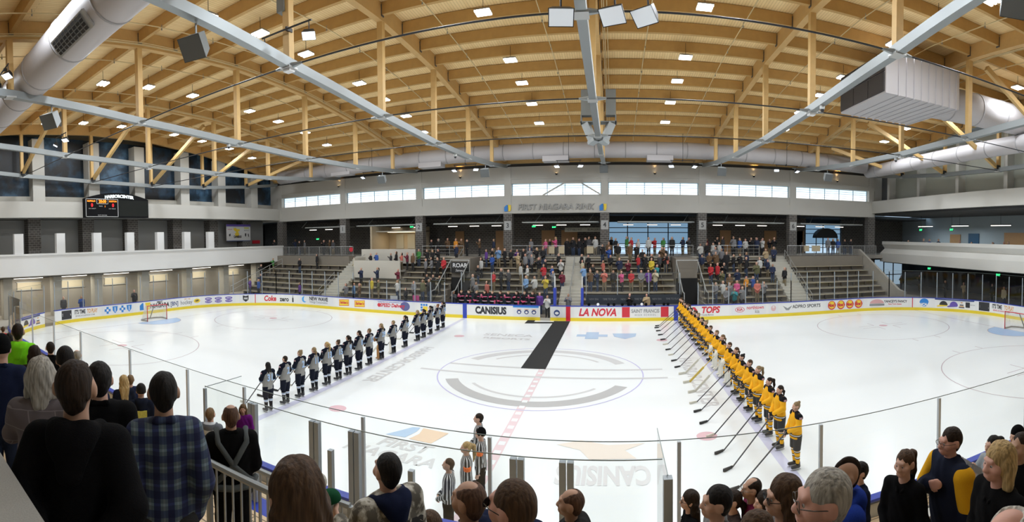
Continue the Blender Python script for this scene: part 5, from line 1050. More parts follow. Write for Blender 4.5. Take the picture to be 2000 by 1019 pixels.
    if team != 'pink':
        if team == 'grey':
            o = put('number', ('num', num, .3), lambda: _txtdata(num, .34, .012), [m['num']], t); o.location = (0, .168, 1.22 + L); o.rotation_euler = (R(90), 0, R(180))
        for sx in (-1, 1): 
            o = put('sleeve_number', ('num', num, .1), lambda: _txtdata(num, .13, .004), [m['num'] if team == 'yellow' else mat('sleeve_white', (.6, .65, .7), .6)], t); o.location = (sx * .295, .0, 1.28 + L); o.rotation_euler = (R(90), 0, R(90) * sx)
        if flag:
            def mkf():
                b = MB().add([(-.045, 0, -.03), (.045, 0, -.03), (.045, 0, .03), (-.045, 0, .03)], [(0, 1, 2, 3)]); o = b.build('tmp', flag_r); d = o.data; bpy.data.objects.remove(o); return d
            o = put('flag_patch', 'flagp', mkf, [mat('flag_cloth', (.5, .3, .33), .7)], t); o.location = (.307, .015, 1.4 + L); o.rotation_euler = (R(8), 0, R(90))
    return t
def _txtdata(txt, size, bold=0):
    o = textmesh('tmp', txt, size, blade_m, bold=bold, sx=.85); d = o.data; bpy.data.objects.remove(o); return d
st_k = mat('stick_shaft', (.04, .04, .045), .4); st_w = mat('stick_blade_white', (.62, .60, .52), .6); st_y = mat('stick_gold', (.62, .45, .08), .4)
def stick(label, px, py, rz, blade='black', goalie=0, reach=1.25, group='hockey sticks', Z=0):
    t = thing('hockey_stick', label, 'hockey stick', (px, py, Z), R(rz), group); m = st_y if goalie == 3 else (st_w if goalie else st_k)
    top = (.02, -.26, 1.09); heel = (.1, -reach, .03)
    def mk():
        b = MB()
        if goalie: b.beam(top, tuple(np.array(top) * .5 + np.array(heel) * .5), .03, .022).beam(tuple(np.array(top) * .5 + np.array(heel) * .5), heel, .03, .09)
        else: b.beam(top, heel, .022, .03)
        o = b.build('tmp', m); d = o.data; bpy.data.objects.remove(o); return d
    def mk2():
        w_ = .045 if not goalie else .06; b = MB().prism([(0, -.02), (.06, -.28), (.05, -.33), (0, -.33), (-.01, -.02)], .0, w_ * 1.6, f=lambda a, q, z: (heel[0] + a, heel[1] + q + .02, z + .005))
        o = b.build('tmp', m); d = o.data; bpy.data.objects.remove(o); return d
    put('shaft', ('shaft', goalie, reach), mk, [m], t); put('blade', ('bld', goalie, reach), mk2, [mat('stick_blade_black', (.02, .02, .02), .6) if blade == 'black' else st_w], t); return t
# ------------------------------------------------------------------ grey team along the left blue line
GP = [(-8.35, 'long', 'black', '31', 0), (-7.4, 'short', 'dark', '2', 0), (-6.5, 'bun', 'dirty', '2', 0), (-5.6, 'lowpony', 'dirty', '11', 0), (-4.7, 'pony', 'blonde', '13', 0), (-3.85, 'bun', 'brown', '15', 0), (-3.05, 'pony', 'dark', '9', 0), (-2.1, 'lowpony', 'dark', '8', 0), (-1.15, 'short', 'light', '12', 0), (.05, 'lowpony', 'dirty', '29', 2), (1.4, 'short', 'dirty', '1', 1), (2.85, 'pony', 'dark', '14', 0), (4.55, 'lowpony', 'dirty', '7', 0), (5.45, 'pony', 'dark', '17', 0), (6.55, 'pony', 'black', '19', 0), (7.8, 'bun', 'red', '20', 0), (8.75, 'pony', 'dark', '22', 0)]
hd = {'long': 'loose long hair', 'short': 'short hair', 'bun': 'a hair bun', 'lowpony': 'a low ponytail', 'pony': 'a ponytail'}
cn = {'black': 'black', 'dark': 'dark', 'dirty': 'sandy', 'blonde': 'blonde', 'brown': 'brown', 'light': 'light brown', 'red': 'reddish'}
for i, (y, h, c, n_, go) in enumerate(GP):
    player('grey', 'player in grey jersey with %s %s, %s from camera in left line' % (cn[c], {'long': 'long hair', 'short': 'short hair', 'bun': 'bun', 'lowpony': 'low ponytail', 'pony': 'ponytail'}[h], ORD[i]), -7.95, y, -96 + (i * 37) % 13 - 6, h, c, n_, go, .97 + .05 * ((i * 7) % 5) / 4, group='grey team players')
    stick('hockey stick of the %s grey player from the camera' % ORD[i], -7.95, y, -92 + (i * 23) % 11 - 5, 'black' if i % 3 else 'white', 1 if go else 0, 1.15)
YP = [(-9.28, 'bun', 'dirty', '2', 0), (-8.05, 'lowpony', 'dark', '3', 0), (-7.1, 'pony', 'dark', '11', 0), (-6.0, 'pony', 'dirty', '2', 0), (-5.0, 'short', 'brown', '5', 0), (-4.0, 'bun', 'black', '4', 0), (-3.2, 'lowpony', 'brown', '8', 0), (-2.1, 'short', 'brown', '31', 1), (-.9, 'lowpony', 'light', '30', 1), (.3, 'short', 'light', '1', 1), (1.7, 'short', 'brown', '7', 0), (2.8, 'bun', 'dirty', '9', 0), (3.9, 'lowpony', 'brown', '10', 0), (5.0, 'short', 'dirty', '12', 0), (6.2, 'pony', 'brown', '15', 0), (7.4, 'short', 'dark', '16', 0), (8.7, 'pony', 'brown', '18', 0), (9.9, 'lowpony', 'dark', '20', 0), (10.9, 'short', 'dark', '21', 0), (11.8, 'bun', 'brown', '24', 0)]
for i, (y, h, c, n_, go) in enumerate(YP):
    player('yellow', 'player in yellow jersey with %s %s, %s from camera in right line' % (cn[c], {'short': 'short hair', 'bun': 'bun', 'lowpony': 'low ponytail', 'pony': 'ponytail'}[h], ORD[i]), 7.95, y, -84 + (i * 29) % 11 - 5, h, c, n_, go, .97 + .05 * ((i * 3) % 5) / 4, group='yellow team players')
    stick('hockey stick of the %s yellow player from the camera' % ORD[i], 7.95, y, -72 + (i * 17) % 9 - 4, 'white' if i in (3, 7, 8, 9, 6, 12, 14) else 'black', (3 if i == 8 else 1) if go else 0, 1.75 if not go else 1.6)
# ------------------------------------------------------------------ referees
def strf(nt, b, tc):
    s = nt.nodes.new('ShaderNodeSeparateXYZ'); nt.links.new(tc.outputs['Object'], s.inputs[0]); at2 = nt.nodes.new('ShaderNodeMath'); at2.operation = 'ARCTAN2'; nt.links.new(s.outputs[1], at2.inputs[0]); nt.links.new(s.outputs[0], at2.inputs[1])
    m1 = nt.nodes.new('ShaderNodeMath'); m1.operation = 'MULTIPLY'; m1.inputs[1].default_value = 20; nt.links.new(at2.outputs[0], m1.inputs[0])
    m2 = nt.nodes.new('ShaderNodeMath'); m2.operation = 'SINE'; nt.links.new(m1.outputs[0], m2.inputs[0]); nt.links.new(ramp(nt, m2.outputs[0], [(0, (.02, .02, .02)), (.5, (.7, .7, .7))]).outputs[0], b.inputs['Base Color'])
blk = cloth('black', (.005, .005, .0055)); refm = mat('referee_stripes', (.5, .5, .5), .8, fn=strf); armb = mat('armband_orange', (.85, .16, .02), .6); 
for lb, x, y, h, c, po, rz, band in (('referee with cropped hair in striped shirt nearest the bench glass', .12, -12.15, 'crew', 'brown', 'front', -80, 0), ('referee with long blonde ponytail and orange armband', .22, -11.35, 'pony', 'blonde', 'down', -70, 1), ('referee in black helmet with orange armband', .32, -10.6, 'beanie', blk, 'down', -85, 1), ('referee looking down at the far end of the officials line', .02, -9.75, 'short', 'dark', 'front', -80, 0)):
    p_ = person(lb, x, y, 0.0, rz, 1.03, po, 1.05, h, c, 'fair', refm, g=.02, hem=.84, legs=blk, res=.014, name='referee')
    if band: put('armband', ('armband', po), mesh_of('armband', [((.186, .018, 1.335), (.2, .02, 1.25), .078, .074)], .009, .01, clips=[lambda X_, Y_, Z_: Z_ - 1.335, lambda X_, Y_, Z_: 1.255 - Z_]), [armb], p_)
# ------------------------------------------------------------------ pink team on the far bench and people by the boards
for i in range(10):
    X = -8.3 + i * .62
    player('pink', 'player in black and pink jersey standing at the far bench, %s from the left' % ORD[i], X, 13.75, -20 - (i * 31) % 40, ('short', 'lowpony', 'short', 'pony')[i % 4], ('light', 'brown', 'dirty', 'dark')[i % 4], str(i + 3), 0, 1.02, .18, group='bench players in pink', pose=('clap', 'chest', 'front')[i % 3], res=.03)
# ------------------------------------------------------------------ crowd figures (simple one-mesh people)
def crowdmesh(pose, hair, w=1.18):
    def f():
        res = .034; base = body_prims(pose, w, .004, False); sh, _ = shirt_prims(pose, w, .034, .88); tr, _ = trouser_prims(); hs, cu, _ = hair_spec(hair) if hair != 'bald' else ([], [], None)
        V, Q = grow(base + sh + tr + hs, res, .03); cen = V[Q].mean(1)
        def dm(prims):
            best = np.full(len(cen), 9.)
            for p in prims:
                a, b, ra, rb, s_ = (list(p) + [(1, 1, 1)])[:5]; a = np.array(a, float); b = np.array(b, float); s_ = np.array(s_, float); q = (cen - a) / s_; v = (b - a) / s_; L = v @ v
                t = np.clip(q @ v / L, 0, 1) if L > 1e-9 else np.zeros(len(q)); best = np.minimum(best, np.linalg.norm(q - t[:, None] * v, axis=1) - (ra + (rb - ra) * t))
            return best
        hb = base[:2]; hands = [p for p in base if len(p) == 4 and p[2] == .033]; skin_ = np.minimum(dm(hb), dm(hands)) ; s1 = dm(sh); t1 = dm(tr); h1 = dm(hs) if hs else np.full(len(cen), 9.)
        z = cen[:, 2]; face = (cen[:, 1] < -.035) & (z < 1.69) & (z > 1.5); h1 = np.where(face | ((z < 1.56) & (hair in ('short', 'bald', 'bun'))), 9, h1)
        A = np.stack([skin_ - .0, s1, t1, h1 - .004], 1); A[:, 0] = np.where((z > 1.47), skin_ - .02, A[:, 0]); mi = A.argmin(1); mi[z < .08] = 2; mi[(z > .93) & (mi == 2)] = 1
        return tomesh('person', V, Q, 4, mi)
    return f
CC = {'k': ('black', (.015, .015, .017)), 'n': ('navy', (.02, .03, .07)), 'g': ('grey', (.2, .2, .21)), 'w': ('white', (.55, .55, .53)), 'b': ('blue', (.03, .09, .35)), 'r': ('red', (.5, .03, .04)), 's': ('salmon', (.6, .17, .13)), 'p': ('purple', (.13, .05, .28)), 'm': ('pink', (.65, .1, .25)), 'o': ('orange', (.7, .28, .03)), 'y': ('yellow', (.62, .48, .05)), 't': ('tan', (.45, .34, .2)), 'e': ('green', (.06, .25, .06)), 'l': ('light blue', (.2, .36, .62)), 'u': ('burgundy', (.16, .02, .04)), 'c': ('brown', (.14, .08, .04)), 'q': ('teal', (.03, .25, .28)), 'd': ('dark grey', (.06, .06, .065)), 'v': ('olive', (.12, .12, .06)), 'a': ('cream', (.55, .5, .36))}
ccm = {k: mat('crowd_' + v[0].replace(' ', '_'), v[1], .85) for k, v in CC.items()}
lgm = [mat('crowd_jeans', (.04, .06, .11), .85), mat('crowd_trousers', (.02, .02, .022), .85), mat('crowd_khaki', (.2, .16, .1), .85)]
rnd = random.Random(5)
PZ = ['down', 'front', 'clap', 'chest', 'pockets']; HZ = ['short', 'long', 'pony', 'short', 'short', 'bob', 'bald']
def crowd(X, Y, Z, c, label, group, rz=None, s=None, tag_=None):
    po = rnd.choice(PZ[:4]); h = rnd.choice(HZ); hcz = rnd.choice(['dark', 'brown', 'dark', 'black', 'light', 'blonde', 'grey', 'dirty'])
    o = put('person', ('crowd', po, h), crowdmesh(po, h), [skm[rnd.choice(['fair', 'pink', 'tan', 'fair'])], ccm[c], rnd.choice(lgm), hm[hcz]])
    o.location = (X, Y, Z); o.rotation_euler = (0, 0, R(rz if rz is not None else rnd.uniform(-75, -10))); k = s or rnd.uniform(.9, 1.06); o.scale = (k, k, k); return tag(o, label, 'person', group)
STAND = """540 505: 245,255n 295,250k 365,250g 615,265k 690,245c 735,270d 300,490k 525,405k 300,820p 1010,490a 1205,500k 1280,480b 1100,650n 1310,630n 1415,580d 1490,580s 1490,500k 1560,510u 1580,640u 1700,450c 1850,370e 900,850g 1005,855l 1065,920c 1240,790y 1325,800v 1570,810w 1680,880k 1785,810g 1920,820k 1955,380k 1940,500g 1955,680k -30,255k -45,480e -250,490m -200,610k -345,740p -235,740b -205,740n
820 505: 150,255k 240,245k 360,235c 465,215o 515,260c 560,200k 775,245c 960,195n 1445,240g 1635,235m 1690,225k 1765,205m 1915,230k 90,380k 170,375k 475,330n 75,490g 170,470k 310,510r 625,480w 790,370p 865,360k 955,355l 1055,370k 1130,365k 940,440b 1250,380p 1345,380k 1425,375g 1430,320n 1520,375k 1600,390k 1450,415g 1275,440t 1370,435g 1545,520k 1625,510k 755,580k 90,680k 190,680k 1395,590w 1310,610w 1610,595r 1720,555b 1835,490w 1805,420k 960,675r 1055,660k 1150,660d 660,730g 870,780s 730,840g 1380,760l 1490,730w 1635,755y 1730,680g 1850,645u 35,820v
1100 505: 50,230k 165,225k 255,225k 395,240w 335,245d 625,225k 680,240k 825,225e 885,200r 975,205w 1110,205w 1190,225r 1300,215e 1415,190k 1555,215n 1635,215d 510,335k 545,320c 600,370b 715,300k 870,290c 940,280k 1030,360k 1285,400c 520,510s 615,460k 730,480n 845,490u 975,455r 1045,460k 1105,450k 1150,500y 1250,450d 1345,440s 1415,400k 250,500a 265,560l 385,610k 460,630s 350,690c 440,680n 650,650k 760,675m 885,650r 1015,660g 1075,645p 1130,670a 1220,600q 240,430k 320,430k 1550,440k 1785,270w 1865,270k 1950,290w 1805,430n 1900,410c 1920,550r 1985,370g
1380 505: 35,195u 140,205k 210,220d 430,185b 565,210k 645,230d 720,220g 820,225k 880,245k 1580,210g 1625,205k 1680,210b 1800,200k 1880,210k 350,255g 465,260w 570,255n 680,265w 770,350t 875,340n 115,360g 95,300w 35,430c 260,400k 350,415k 435,420k 520,410n 515,490k 690,490w 650,545v 795,510n 860,580n 1015,620k 55,550r 130,600k 205,630v 300,700c 400,630n 515,700o 585,710b 210,790w 120,830g 210,840g 395,790m 260,900g 365,900q 465,890g 725,770g 660,840s"""
SB = [(-99, -22.7, 'the far left seats', 6), (-22.7, -20.9, 'the left stair', 8), (-20.9, -10.7, 'the seats by the press box', 8), (-10.7, -8.9, 'the left tunnel', 8), (-8.9, -.95, 'the seats left of the middle', 8), (-.95, .7, 'the middle stair', 8), (.7, 8.4, 'the seats right of the middle', 8), (8.4, 10.3, 'the right tunnel', 8), (10.3, 17.5, 'the seats past the tunnel', 8), (17.5, 19.4, 'the right stair', 8), (19.4, 99, 'the empty right seats', 6)]
found = []
for ln in STAND.strip().split('\n'):
    u0, rest = ln.split(':'); u0 = float(u0.split()[0])
    for tk in rest.split():
        xy, c = tk[:-1], tk[-1]; x_, y_ = map(float, xy.split(',')); u = u0 + x_ / 6.66; v = 430 + y_ / 6.66; best = None
        # try the rows, then the concourse
        X0 = at(u, v, Y=18)[0]
        nr = next(r for a, b, nm, r in SB if a <= X0 < b)
        cands = [(RY[k] + .0, DZ[k]) for k in range(nr + 1 if nr < 8 else 9)] + [(22.9, 4.26), (24.2, 4.26)]
        for yy, zz_ in cands:
            q = at(u, v, Y=yy); e = abs(q[2] - (zz_ + 1.68))
            if best is None or e < best[0]: best = (e, q[0], yy, zz_)
        e, X, yy, zz_ = best
        if X0 < -10.7 and X0 > -8.9 and yy < 18: continue
        if 7.9 < X < 10.8 and yy < 22.4: X = 7.8 if X < 9.3 else 10.9
        if -11.1 < X < -8.4 and yy < 22.4: X = -11.2 if X < -9.8 else -8.3
        if -20.85 < X < -15.85 and 18.4 < yy < 21: yy, zz_ = (19.6, 3.05) if yy < 20.4 else (19.95, 3.05); 
        for kx in XT:
            if abs(X - kx) < .75 and 22.4 < yy < 24: yy = 24.2
        found.append([X, yy, zz_, c])
found.sort(key=lambda q: (q[1], q[0]))
for i in range(1, len(found)):
    if abs(found[i][1] - found[i - 1][1]) < .2 and found[i][0] - found[i - 1][0] < .58: found[i][0] = found[i - 1][0] + .58
for q in found:
    if q[1] < 22.4:
        if 7.9 < q[0] < 10.8: q[0] = 7.8 if q[0] < 9.3 else 10.9
        if -11.1 < q[0] < -8.4: q[0] = -11.2 if q[0] < -9.8 else -8.3
cntr = {}
for X, yy, zz_, c in found:
    sec = next(nm for a, b, nm, r in SB if a <= X < b) if yy < 22.4 else 'concourse'
    if sec == 'concourse':
        kk = sum(1 for q in XT if q < X) - 1; key = ('c', kk, yy); cntr[key] = cntr.get(key, 0) + 1
        lb = 'person in %s on the concourse %s, %s from left%s' % (CC[c][0], ['left of column one', 'past column one', 'past column two', 'past column three', 'past column four', 'past column five', 'past column six', 'at the far right'][max(0, min(7, kk))], ORD[cntr[key] - 1], ', further back' if yy > 23.5 else '')
    else:
        k = min(range(9), key=lambda q: abs(RY[q] - yy)) if abs(yy - 19.6) > .01 or sec != 'the seats by the press box' else 9
        key = (sec, k); cntr[key] = cntr.get(key, 0) + 1
        lb = 'person in %s, %s %s, %s from left' % (CC[c][0], 'press box in' if k == 9 else ORD[k] + ' row of', sec, ORD[cntr[key] - 1])
    crowd(X, yy, zz_, c, lb, 'spectators in the far stand', rz=rnd.uniform(-70, -5))
for i, (x_, c) in enumerate(((320, 'k'), (700, 'd'), (870, 'g'), (935, 'b'), (1035, 'n'), (1270, 'd'), (1400, 'u'), (1635, 't'), (1760, 'v'), (1805, 'k'))):
    Y = at(1650 + x_ / 5.66, 470, X=32.6)[1]; crowd(32.6, Y, 4.26, c, 'person in %s leaning at the right balcony parapet, %s from the far end' % (CC[c][0], ORD[i]), 'people on the right balcony', -90)
for i, (x_, c) in enumerate(((430, 'k'), (560, 'c'), (700, 'd'), (1110, 'k'), (1250, 't'), (1500, 'k'), (1760, 'a'))):
    Y = at(1650 + x_ / 5.66, 550, X=34)[1]; crowd(34 + (i % 3) * .8, Y, .1, c, 'person in %s behind the right end glass, %s from the far end' % (CC[c][0], ORD[i]), 'people behind the right end glass', -90)
for u, v, Y, c, lb in ((1110, 575, 13.75, 'g', 'man in grey jacket between the blue padded posts'), (865 / 6.66 + 1100, 565, 14.0, 'k', 'coach in dark suit standing at the empty far bench'), (1085 / 6.66 + 1100, 567, 14.1, 't', 'person in tan coat standing at the empty far bench'), (1054, 576, 13.9, 'p', 'person in purple by the open bench gate'), (1069, 577, 13.2, 'w', 'person in white and navy jacket standing in the open bench gate'), (886, 572, 13.75, 'd', 'person crouching in the left tunnel mouth')):
    X = at(u, v, Y=Y)[0]; crowd(X, Y, .18, c, lb, None, -10)
for x, y, c, lb in ((-32.5, -5.6, 'd', 'person in dark grey seen through the left end glass by the gate'), (-32.2, -4.1, 'b', 'person in blue seen through the left end glass'), (-32.6, 1.3, 'k', 'person in black standing behind the glass near the left goal')): crowd(x, y, .1, c, lb, None, 70)
h0 = thing('folding_sign', 'pink handmade sign held against the far glass', 'sign'); box('card', mat('sign_pink', (.8, .1, .35), .6), -12.15, 13.12, 1.12, -11.6, 13.14, 1.55, h0)
h0 = thing('folding_sign', 'white handmade sign held against the far glass left of the pink one', 'sign'); box('card', WHT, -14.15, 13.12, 1.1, -13.5, 13.14, 1.45, h0)
# helmets and gloves lined up on the far boards
def helm():
    V, Q = grow([((0, 0, .1), (0, 0, .1), .12, .12, (.9, 1.1, .9)), ((0, -.1, .06), (0, -.12, .05), .05, .05)], .02, .02, clips=[lambda X_, Y_, Z_: -Z_ + .02]); return tomesh('helmet', V, Q)
for i, x in enumerate((1.5, 2.15, 2.9, 3.3, 3.9, 4.35, 4.8, 5.3, 5.6, 6.2, 6.9, 7.2)):
    o = put('hockey_helmet', 'helm', helm, [blk if i not in (1, 7) else WHT]); o.location = (x, 13.03, 1.1); tag(o, '%s hockey helmet resting on the far boards, %s from the left' % ('white' if i in (1, 7) else 'black', ORD[i]), 'helmet', 'helmets on the boards')
# ================================================================== NEAR STAND DETAILS
rail('grey steel picket railing around the stair opening in the near stand', [(-.36, -17.55, 2.55), (1.4, -17.55, 2.55)], 1.3, pickets=.11, post_every=1.7, m=steel, r=.035)
rail('lower grey steel picket railing nearer the glass in the near stand', [(-1.45, -16.35, 2.1), (.55, -16.35, 2.1)], 1.08, pickets=.11, post_every=1.0, m=steel, r=.035)
rail('short grey rail at the right of the near stand behind the boards', [(7.6, -14.3, .75), (9.4, -14.3, .75)], 1.0, bars=2, post_every=.9, m=steel, r=.03)
rail('short sloping grey rail beside the ponytail woman', [(5.0, -16.2, 2.1), (5.5, -15.4, 1.65)], 1.0, bars=1, post_every=.9, m=steel, r=.025)
pw_ = thing('concrete_parapet', 'speckled grey concrete parapet cap at the bottom left corner', 'wall'); box('parapet_cap', mat('speckled_concrete', (.30, .295, .27), .7, nz=.25, ns=160), -6, -20.38, 5.12, 2.6, -20.1, 5.2, pw_); box('parapet_wall', conc, -6, -20.36, 4.35, 2.6, -20.12, 5.12, pw_)
kb = thing('cream_kerb', 'cream low wall with white ledge behind the near boards on the right', 'low wall'); box('kerb_wall', back_m, 4.4, -14.05, .75, 12.5, -13.95, 1.05, kb); box('ledge', white_w, 4.4, -14.12, 1.05, 12.5, -13.88, 1.09, kb)
def plaid(nt, b, tc):
    s = nt.nodes.new('ShaderNodeSeparateXYZ'); nt.links.new(tc.outputs['Object'], s.inputs[0]); outs = []
    for ax_, f, o in ((0, 80, .4), (2, 62, 0)):
        m1 = nt.nodes.new('ShaderNodeMath'); m1.operation = 'MULTIPLY_ADD'; m1.inputs[1].default_value = f; m1.inputs[2].default_value = o; nt.links.new(s.outputs[ax_], m1.inputs[0]); m2 = nt.nodes.new('ShaderNodeMath'); m2.operation = 'SINE'; nt.links.new(m1.outputs[0], m2.inputs[0])
        m3 = nt.nodes.new('ShaderNodeMath'); m3.operation = 'MULTIPLY_ADD'; m3.inputs[1].default_value = .5; m3.inputs[2].default_value = .5; nt.links.new(m2.outputs[0], m3.inputs[0]); outs.append(m3)
    c1 = ramp(nt, outs[0].outputs[0], [(0, (.012, .018, .06)), (.42, (.035, .06, .09)), (.5, (.07, .1, .12)), (.95, (.11, .14, .16))]); c2 = ramp(nt, outs[1].outputs[0], [(0, (.35, .4, .7)), (.35, (1, 1, 1)), (.95, (1.7, 1.7, 1.7))])
    x = nt.nodes.new('ShaderNodeVectorMath'); x.operation = 'MULTIPLY'; nt.links.new(c1.outputs[0], x.inputs[0]); nt.links.new(c2.outputs[0], x.inputs[1]); nt.links.new(x.outputs[0], b.inputs['Base Color'])
def camo(nt, b, tc):
    t = nt.nodes.new('ShaderNodeTexNoise'); t.inputs['Scale'].default_value = 14; t.inputs['Detail'].default_value = 6; nt.links.new(tc.outputs['Object'], t.inputs['Vector'])
    nt.links.new(ramp(nt, t.outputs['Fac'], [(0, (.09, .08, .06)), (.43, (.2, .18, .14)), (.48, (.36, .34, .28)), (.54, (.5, .48, .42)), (.66, (.25, .23, .18))]).outputs[0], b.inputs['Base Color'])
def cardi(nt, b, tc):
    t = nt.nodes.new('ShaderNodeTexBrick'); mp = nt.nodes.new('ShaderNodeMapping'); mp.inputs['Rotation'].default_value = (R(90), R(45), 0); nt.links.new(tc.outputs['Object'], mp.inputs[0]); nt.links.new(mp.outputs[0], t.inputs['Vector'])
    for k, v in (('Color1', (.10, .085, .09, 1)), ('Color2', (.115, .095, .1, 1)), ('Mortar', (.2, .17, .18, 1)), ('Scale', 1), ('Mortar Size', .003), ('Brick Width', .13), ('Row Height', .13)): t.inputs[k].default_value = v
    nt.links.new(t.outputs['Color'], b.inputs['Base Color'])
plaid_m = mat('plaid_shirt', rough=.9, fn=plaid, bump=0); camo_m = mat('camouflage_jersey', rough=.8, fn=camo); cardi_m = mat('checked_cardigan', rough=.9, fn=cardi)
strip_m = mat('striped_hoodie', rough=.9, fn=bands('Z', 0, 1.6, [(k / 16, ((.5, .52, .54) if k % 2 else (.11, .12, .14))) for k in range(16)]))
goldj = cloth('navy_jacket', (.014, .018, .035)); neon = cloth('neon_green', (.22, .72, .02)); navy = cloth('navy', (.012, .017, .045)); dnavy = cloth('dark_navy', (.01, .013, .025)); gry = cloth('grey_sweat', (.2, .2, .2)); royal = cloth('royal_blue', (.015, .04, .26)); grn = cloth('slate', (.09, .1, .1)); burg = cloth('burgundy', (.13, .012, .04)); lgrey = cloth('light_grey', (.3, .33, .35)); brn = cloth('dark_brown', (.05, .035, .03)); jean = cloth('light_jeans', (.1, .15, .24)); jeand = cloth('dark_jeans', (.015, .025, .055)); pant_d = cloth('charcoal_trousers', (.03, .03, .03)); wht = cloth('white_cloth', (.5, .5, .5)); purp = cloth('purple', (.2, .02, .26)); khk = cloth('khaki', (.2, .15, .08))
def near(label, u, v, wpx, W, rz, **kw):
    d = FPX * W / wpx; t = (u - 1000) / FPX; r = MC.T @ np.array([math.sin(t), math.cos(t), (V0 - v) / FPX]); hr = math.hypot(r[0], r[1]); k = d / math.sqrt(hr * hr + r[2] ** 2); p = CAM + r * k
    best = None
    for y0, y1, z in NR[:7] + [(-14.6, -13.3, .75)]:
        yc = min(max(p[1], y0 + .12), y1 - .12)
        if abs(yc - p[1]) > .5: continue
        q = at(u, v, Y=yc); s = (q[2] - z) / 1.755; e = abs(s - 1.0) + .25 * abs(yc - p[1])
        if best is None or e < best[0]: best = (e, q, z, s)
    e, q, z, s = best; sc2 = min(max(s, .5), 1.16)
    return person(label, q[0], q[1], z + (s - sc2) * 1.755, rz, sc2, **kw)
# left group (seen from behind, all turned to the flag at the left end)
P1 = near('man in black hooded sweatshirt with hands clasped behind his back, bottom left', 147, 698, 60, .158, -128, pose='back', w=.98, hair='crew', hc='dark', skin='tan', top=blk, g=.045, hem=.97, legs=jean, hood=True, res=.009, belly=.02)
P2 = near('man in blue plaid shirt with dark short hair and hands in pockets', 318, 723, 45, .16, -122, pose='pockets', w=.95, hair='short', hc='black', skin='tan', top=plaid_m, g=.035, hem=.8, legs=pant_d, res=.009)
near('grey haired woman in checked cardigan clapping, far left', 80, 696, 54, .2, -120, pose='clap', w=1.0, hair='bob', hc='grey', skin='pink', top=cardi_m, g=.045, hem=.78, legs=pant_d, res=.01)
near('man in black jacket and dark jeans between the plaid and black hooded men', 193, 705, 46, .17, -118, pose='down', w=1.12, hair='curly', hc='black', skin='fair', top=blk, g=.05, hem=.85, legs=jeand, res=.01)
near('person in neon green hooded jacket at the far left', 35, 630, 22, .17, -115, w=1.12, hair='crew', hc='dark', skin='tan', top=neon, g=.05, hood=True, pose='front')
near('person in navy shirt with white numbers at the left edge', 3, 655, 34, .17, -118, w=1.12, hair='beanie', hc=blk, top=navy, g=.045, pose='front')
near('person with red top and dark hair at the very left edge', 6, 637, 10, .17, -110, hair='short', hc='brown', top=cloth('red_top', (.5, .02, .03)), g=.02)
near('person in black behind the neon green jacket at the left edge', 18, 650, 14, .17, -110, hair='long', hc='black', top=blk, g=.03)
near('woman with long dark brown hair beside the neon green jacket', 67, 674, 27, .2, -112, hair='long', hc='dark', top=brn, g=.02, pose='front')
near('person with dark curly hair in black coat by the glass on the left', 98, 667, 16, .18, -105, hair='curly', hc='dark', top=blk, g=.035, pose='front')
near('person with smooth black hair in front of the black coat at the left', 127, 679, 31, .18, -115, hair='beanie', hc='black', top=blk, g=.03, pose='front')
near('balding person in black jacket near the glass on the left', 150, 682, 15, .165, -105, hair='balding', hc='grey', top=blk, g=.035, pose='front')
near('bald person half hidden beside the black hooded man', 170, 712, 30, .17, -110, hair=None, top=navy, g=.03, pose='front')
near('woman with long blonde hair in dark top near the glass', 241, 732, 17, .185, -108, hair='long', hc='blonde', top=dnavy, g=.015, pose='front')
near('child with light brown hair beside the long blonde hair', 254, 731, 12, .15, -105, hair='short', hc='light', top=navy, g=.02, pose='front')
p = near('person in dark hooded top with yellow print on the back by the glass', 275, 750, 20, .18, -118, hair='beanie', hc='black', top=dnavy, g=.035, hood=True, pose='front')
def mkpatch():
    o = MB().box(-.09, .16, 1.12, .09, .175, 1.32).build('tmp', YEL); d = o.data; bpy.data.objects.remove(o); return d
put('back_print', 'bprint', mkpatch, [mat('print_yellow', (.5, .45, .08), .8, nz=.5, ns=40)], p)
near('kid in grey and white striped hooded top standing at the glass', 411, 795, 18, .18, -150, hair='short', hc='light', skin='fair', top=strip_m, g=.035, hood=True, pose='front', legs=dnavy)
P5 = near('bald man in black jacket wearing grey baby carrier straps', 450, 788, 28, .16, -128, w=1.25, hair='balding', hc='buzz', skin='tan', top=blk, g=.05, pose='front', legs=blk, res=.01)
def straps():
    b = MB(); b.tube([(-.15, -.02, 1.5), (-.14, .14, 1.42), (0, .2, 1.22), (.15, .19, 1.08), (.2, .1, 1.02)], .028, 8).tube([(.15, -.02, 1.5), (.14, .14, 1.42), (0, .2, 1.22), (-.15, .19, 1.08), (-.2, .1, 1.02)], .028, 8).tube([(-.24, 0, 1.0), (-.17, .17, 1.0), (0, .21, 1.0), (.17, .17, 1.0), (.24, 0, 1.0)], .032, 8)
    o = b.build('tmp', grn, smooth=True); d = o.data; bpy.data.objects.remove(o); return d
put('carrier_strap', 'straps', straps, [grn], P5)
cx, cy = P5.location.x, P5.location.y
person('small child in purple held against the shoulder of the baby carrier man', cx - .12, cy + .3, P5.location.z + .98, 40, .42, 'front', 1.1, 'bob', 'light', 'fair', purp, g=.04)
near('person with long fuzzy brown hair close to the camera, bottom middle left', 574, 893, 100, .2, -118, hair='long', hc='brown', top=brn, g=.03, pose='front', res=.008, w=1.05)
near('old bald man with glasses in dark jacket behind the grey railing', 621, 922, 26, .16, -100, hair='balding', hc='white', skin='pink', top=grn, g=.035, pose='front', glasses='clear')
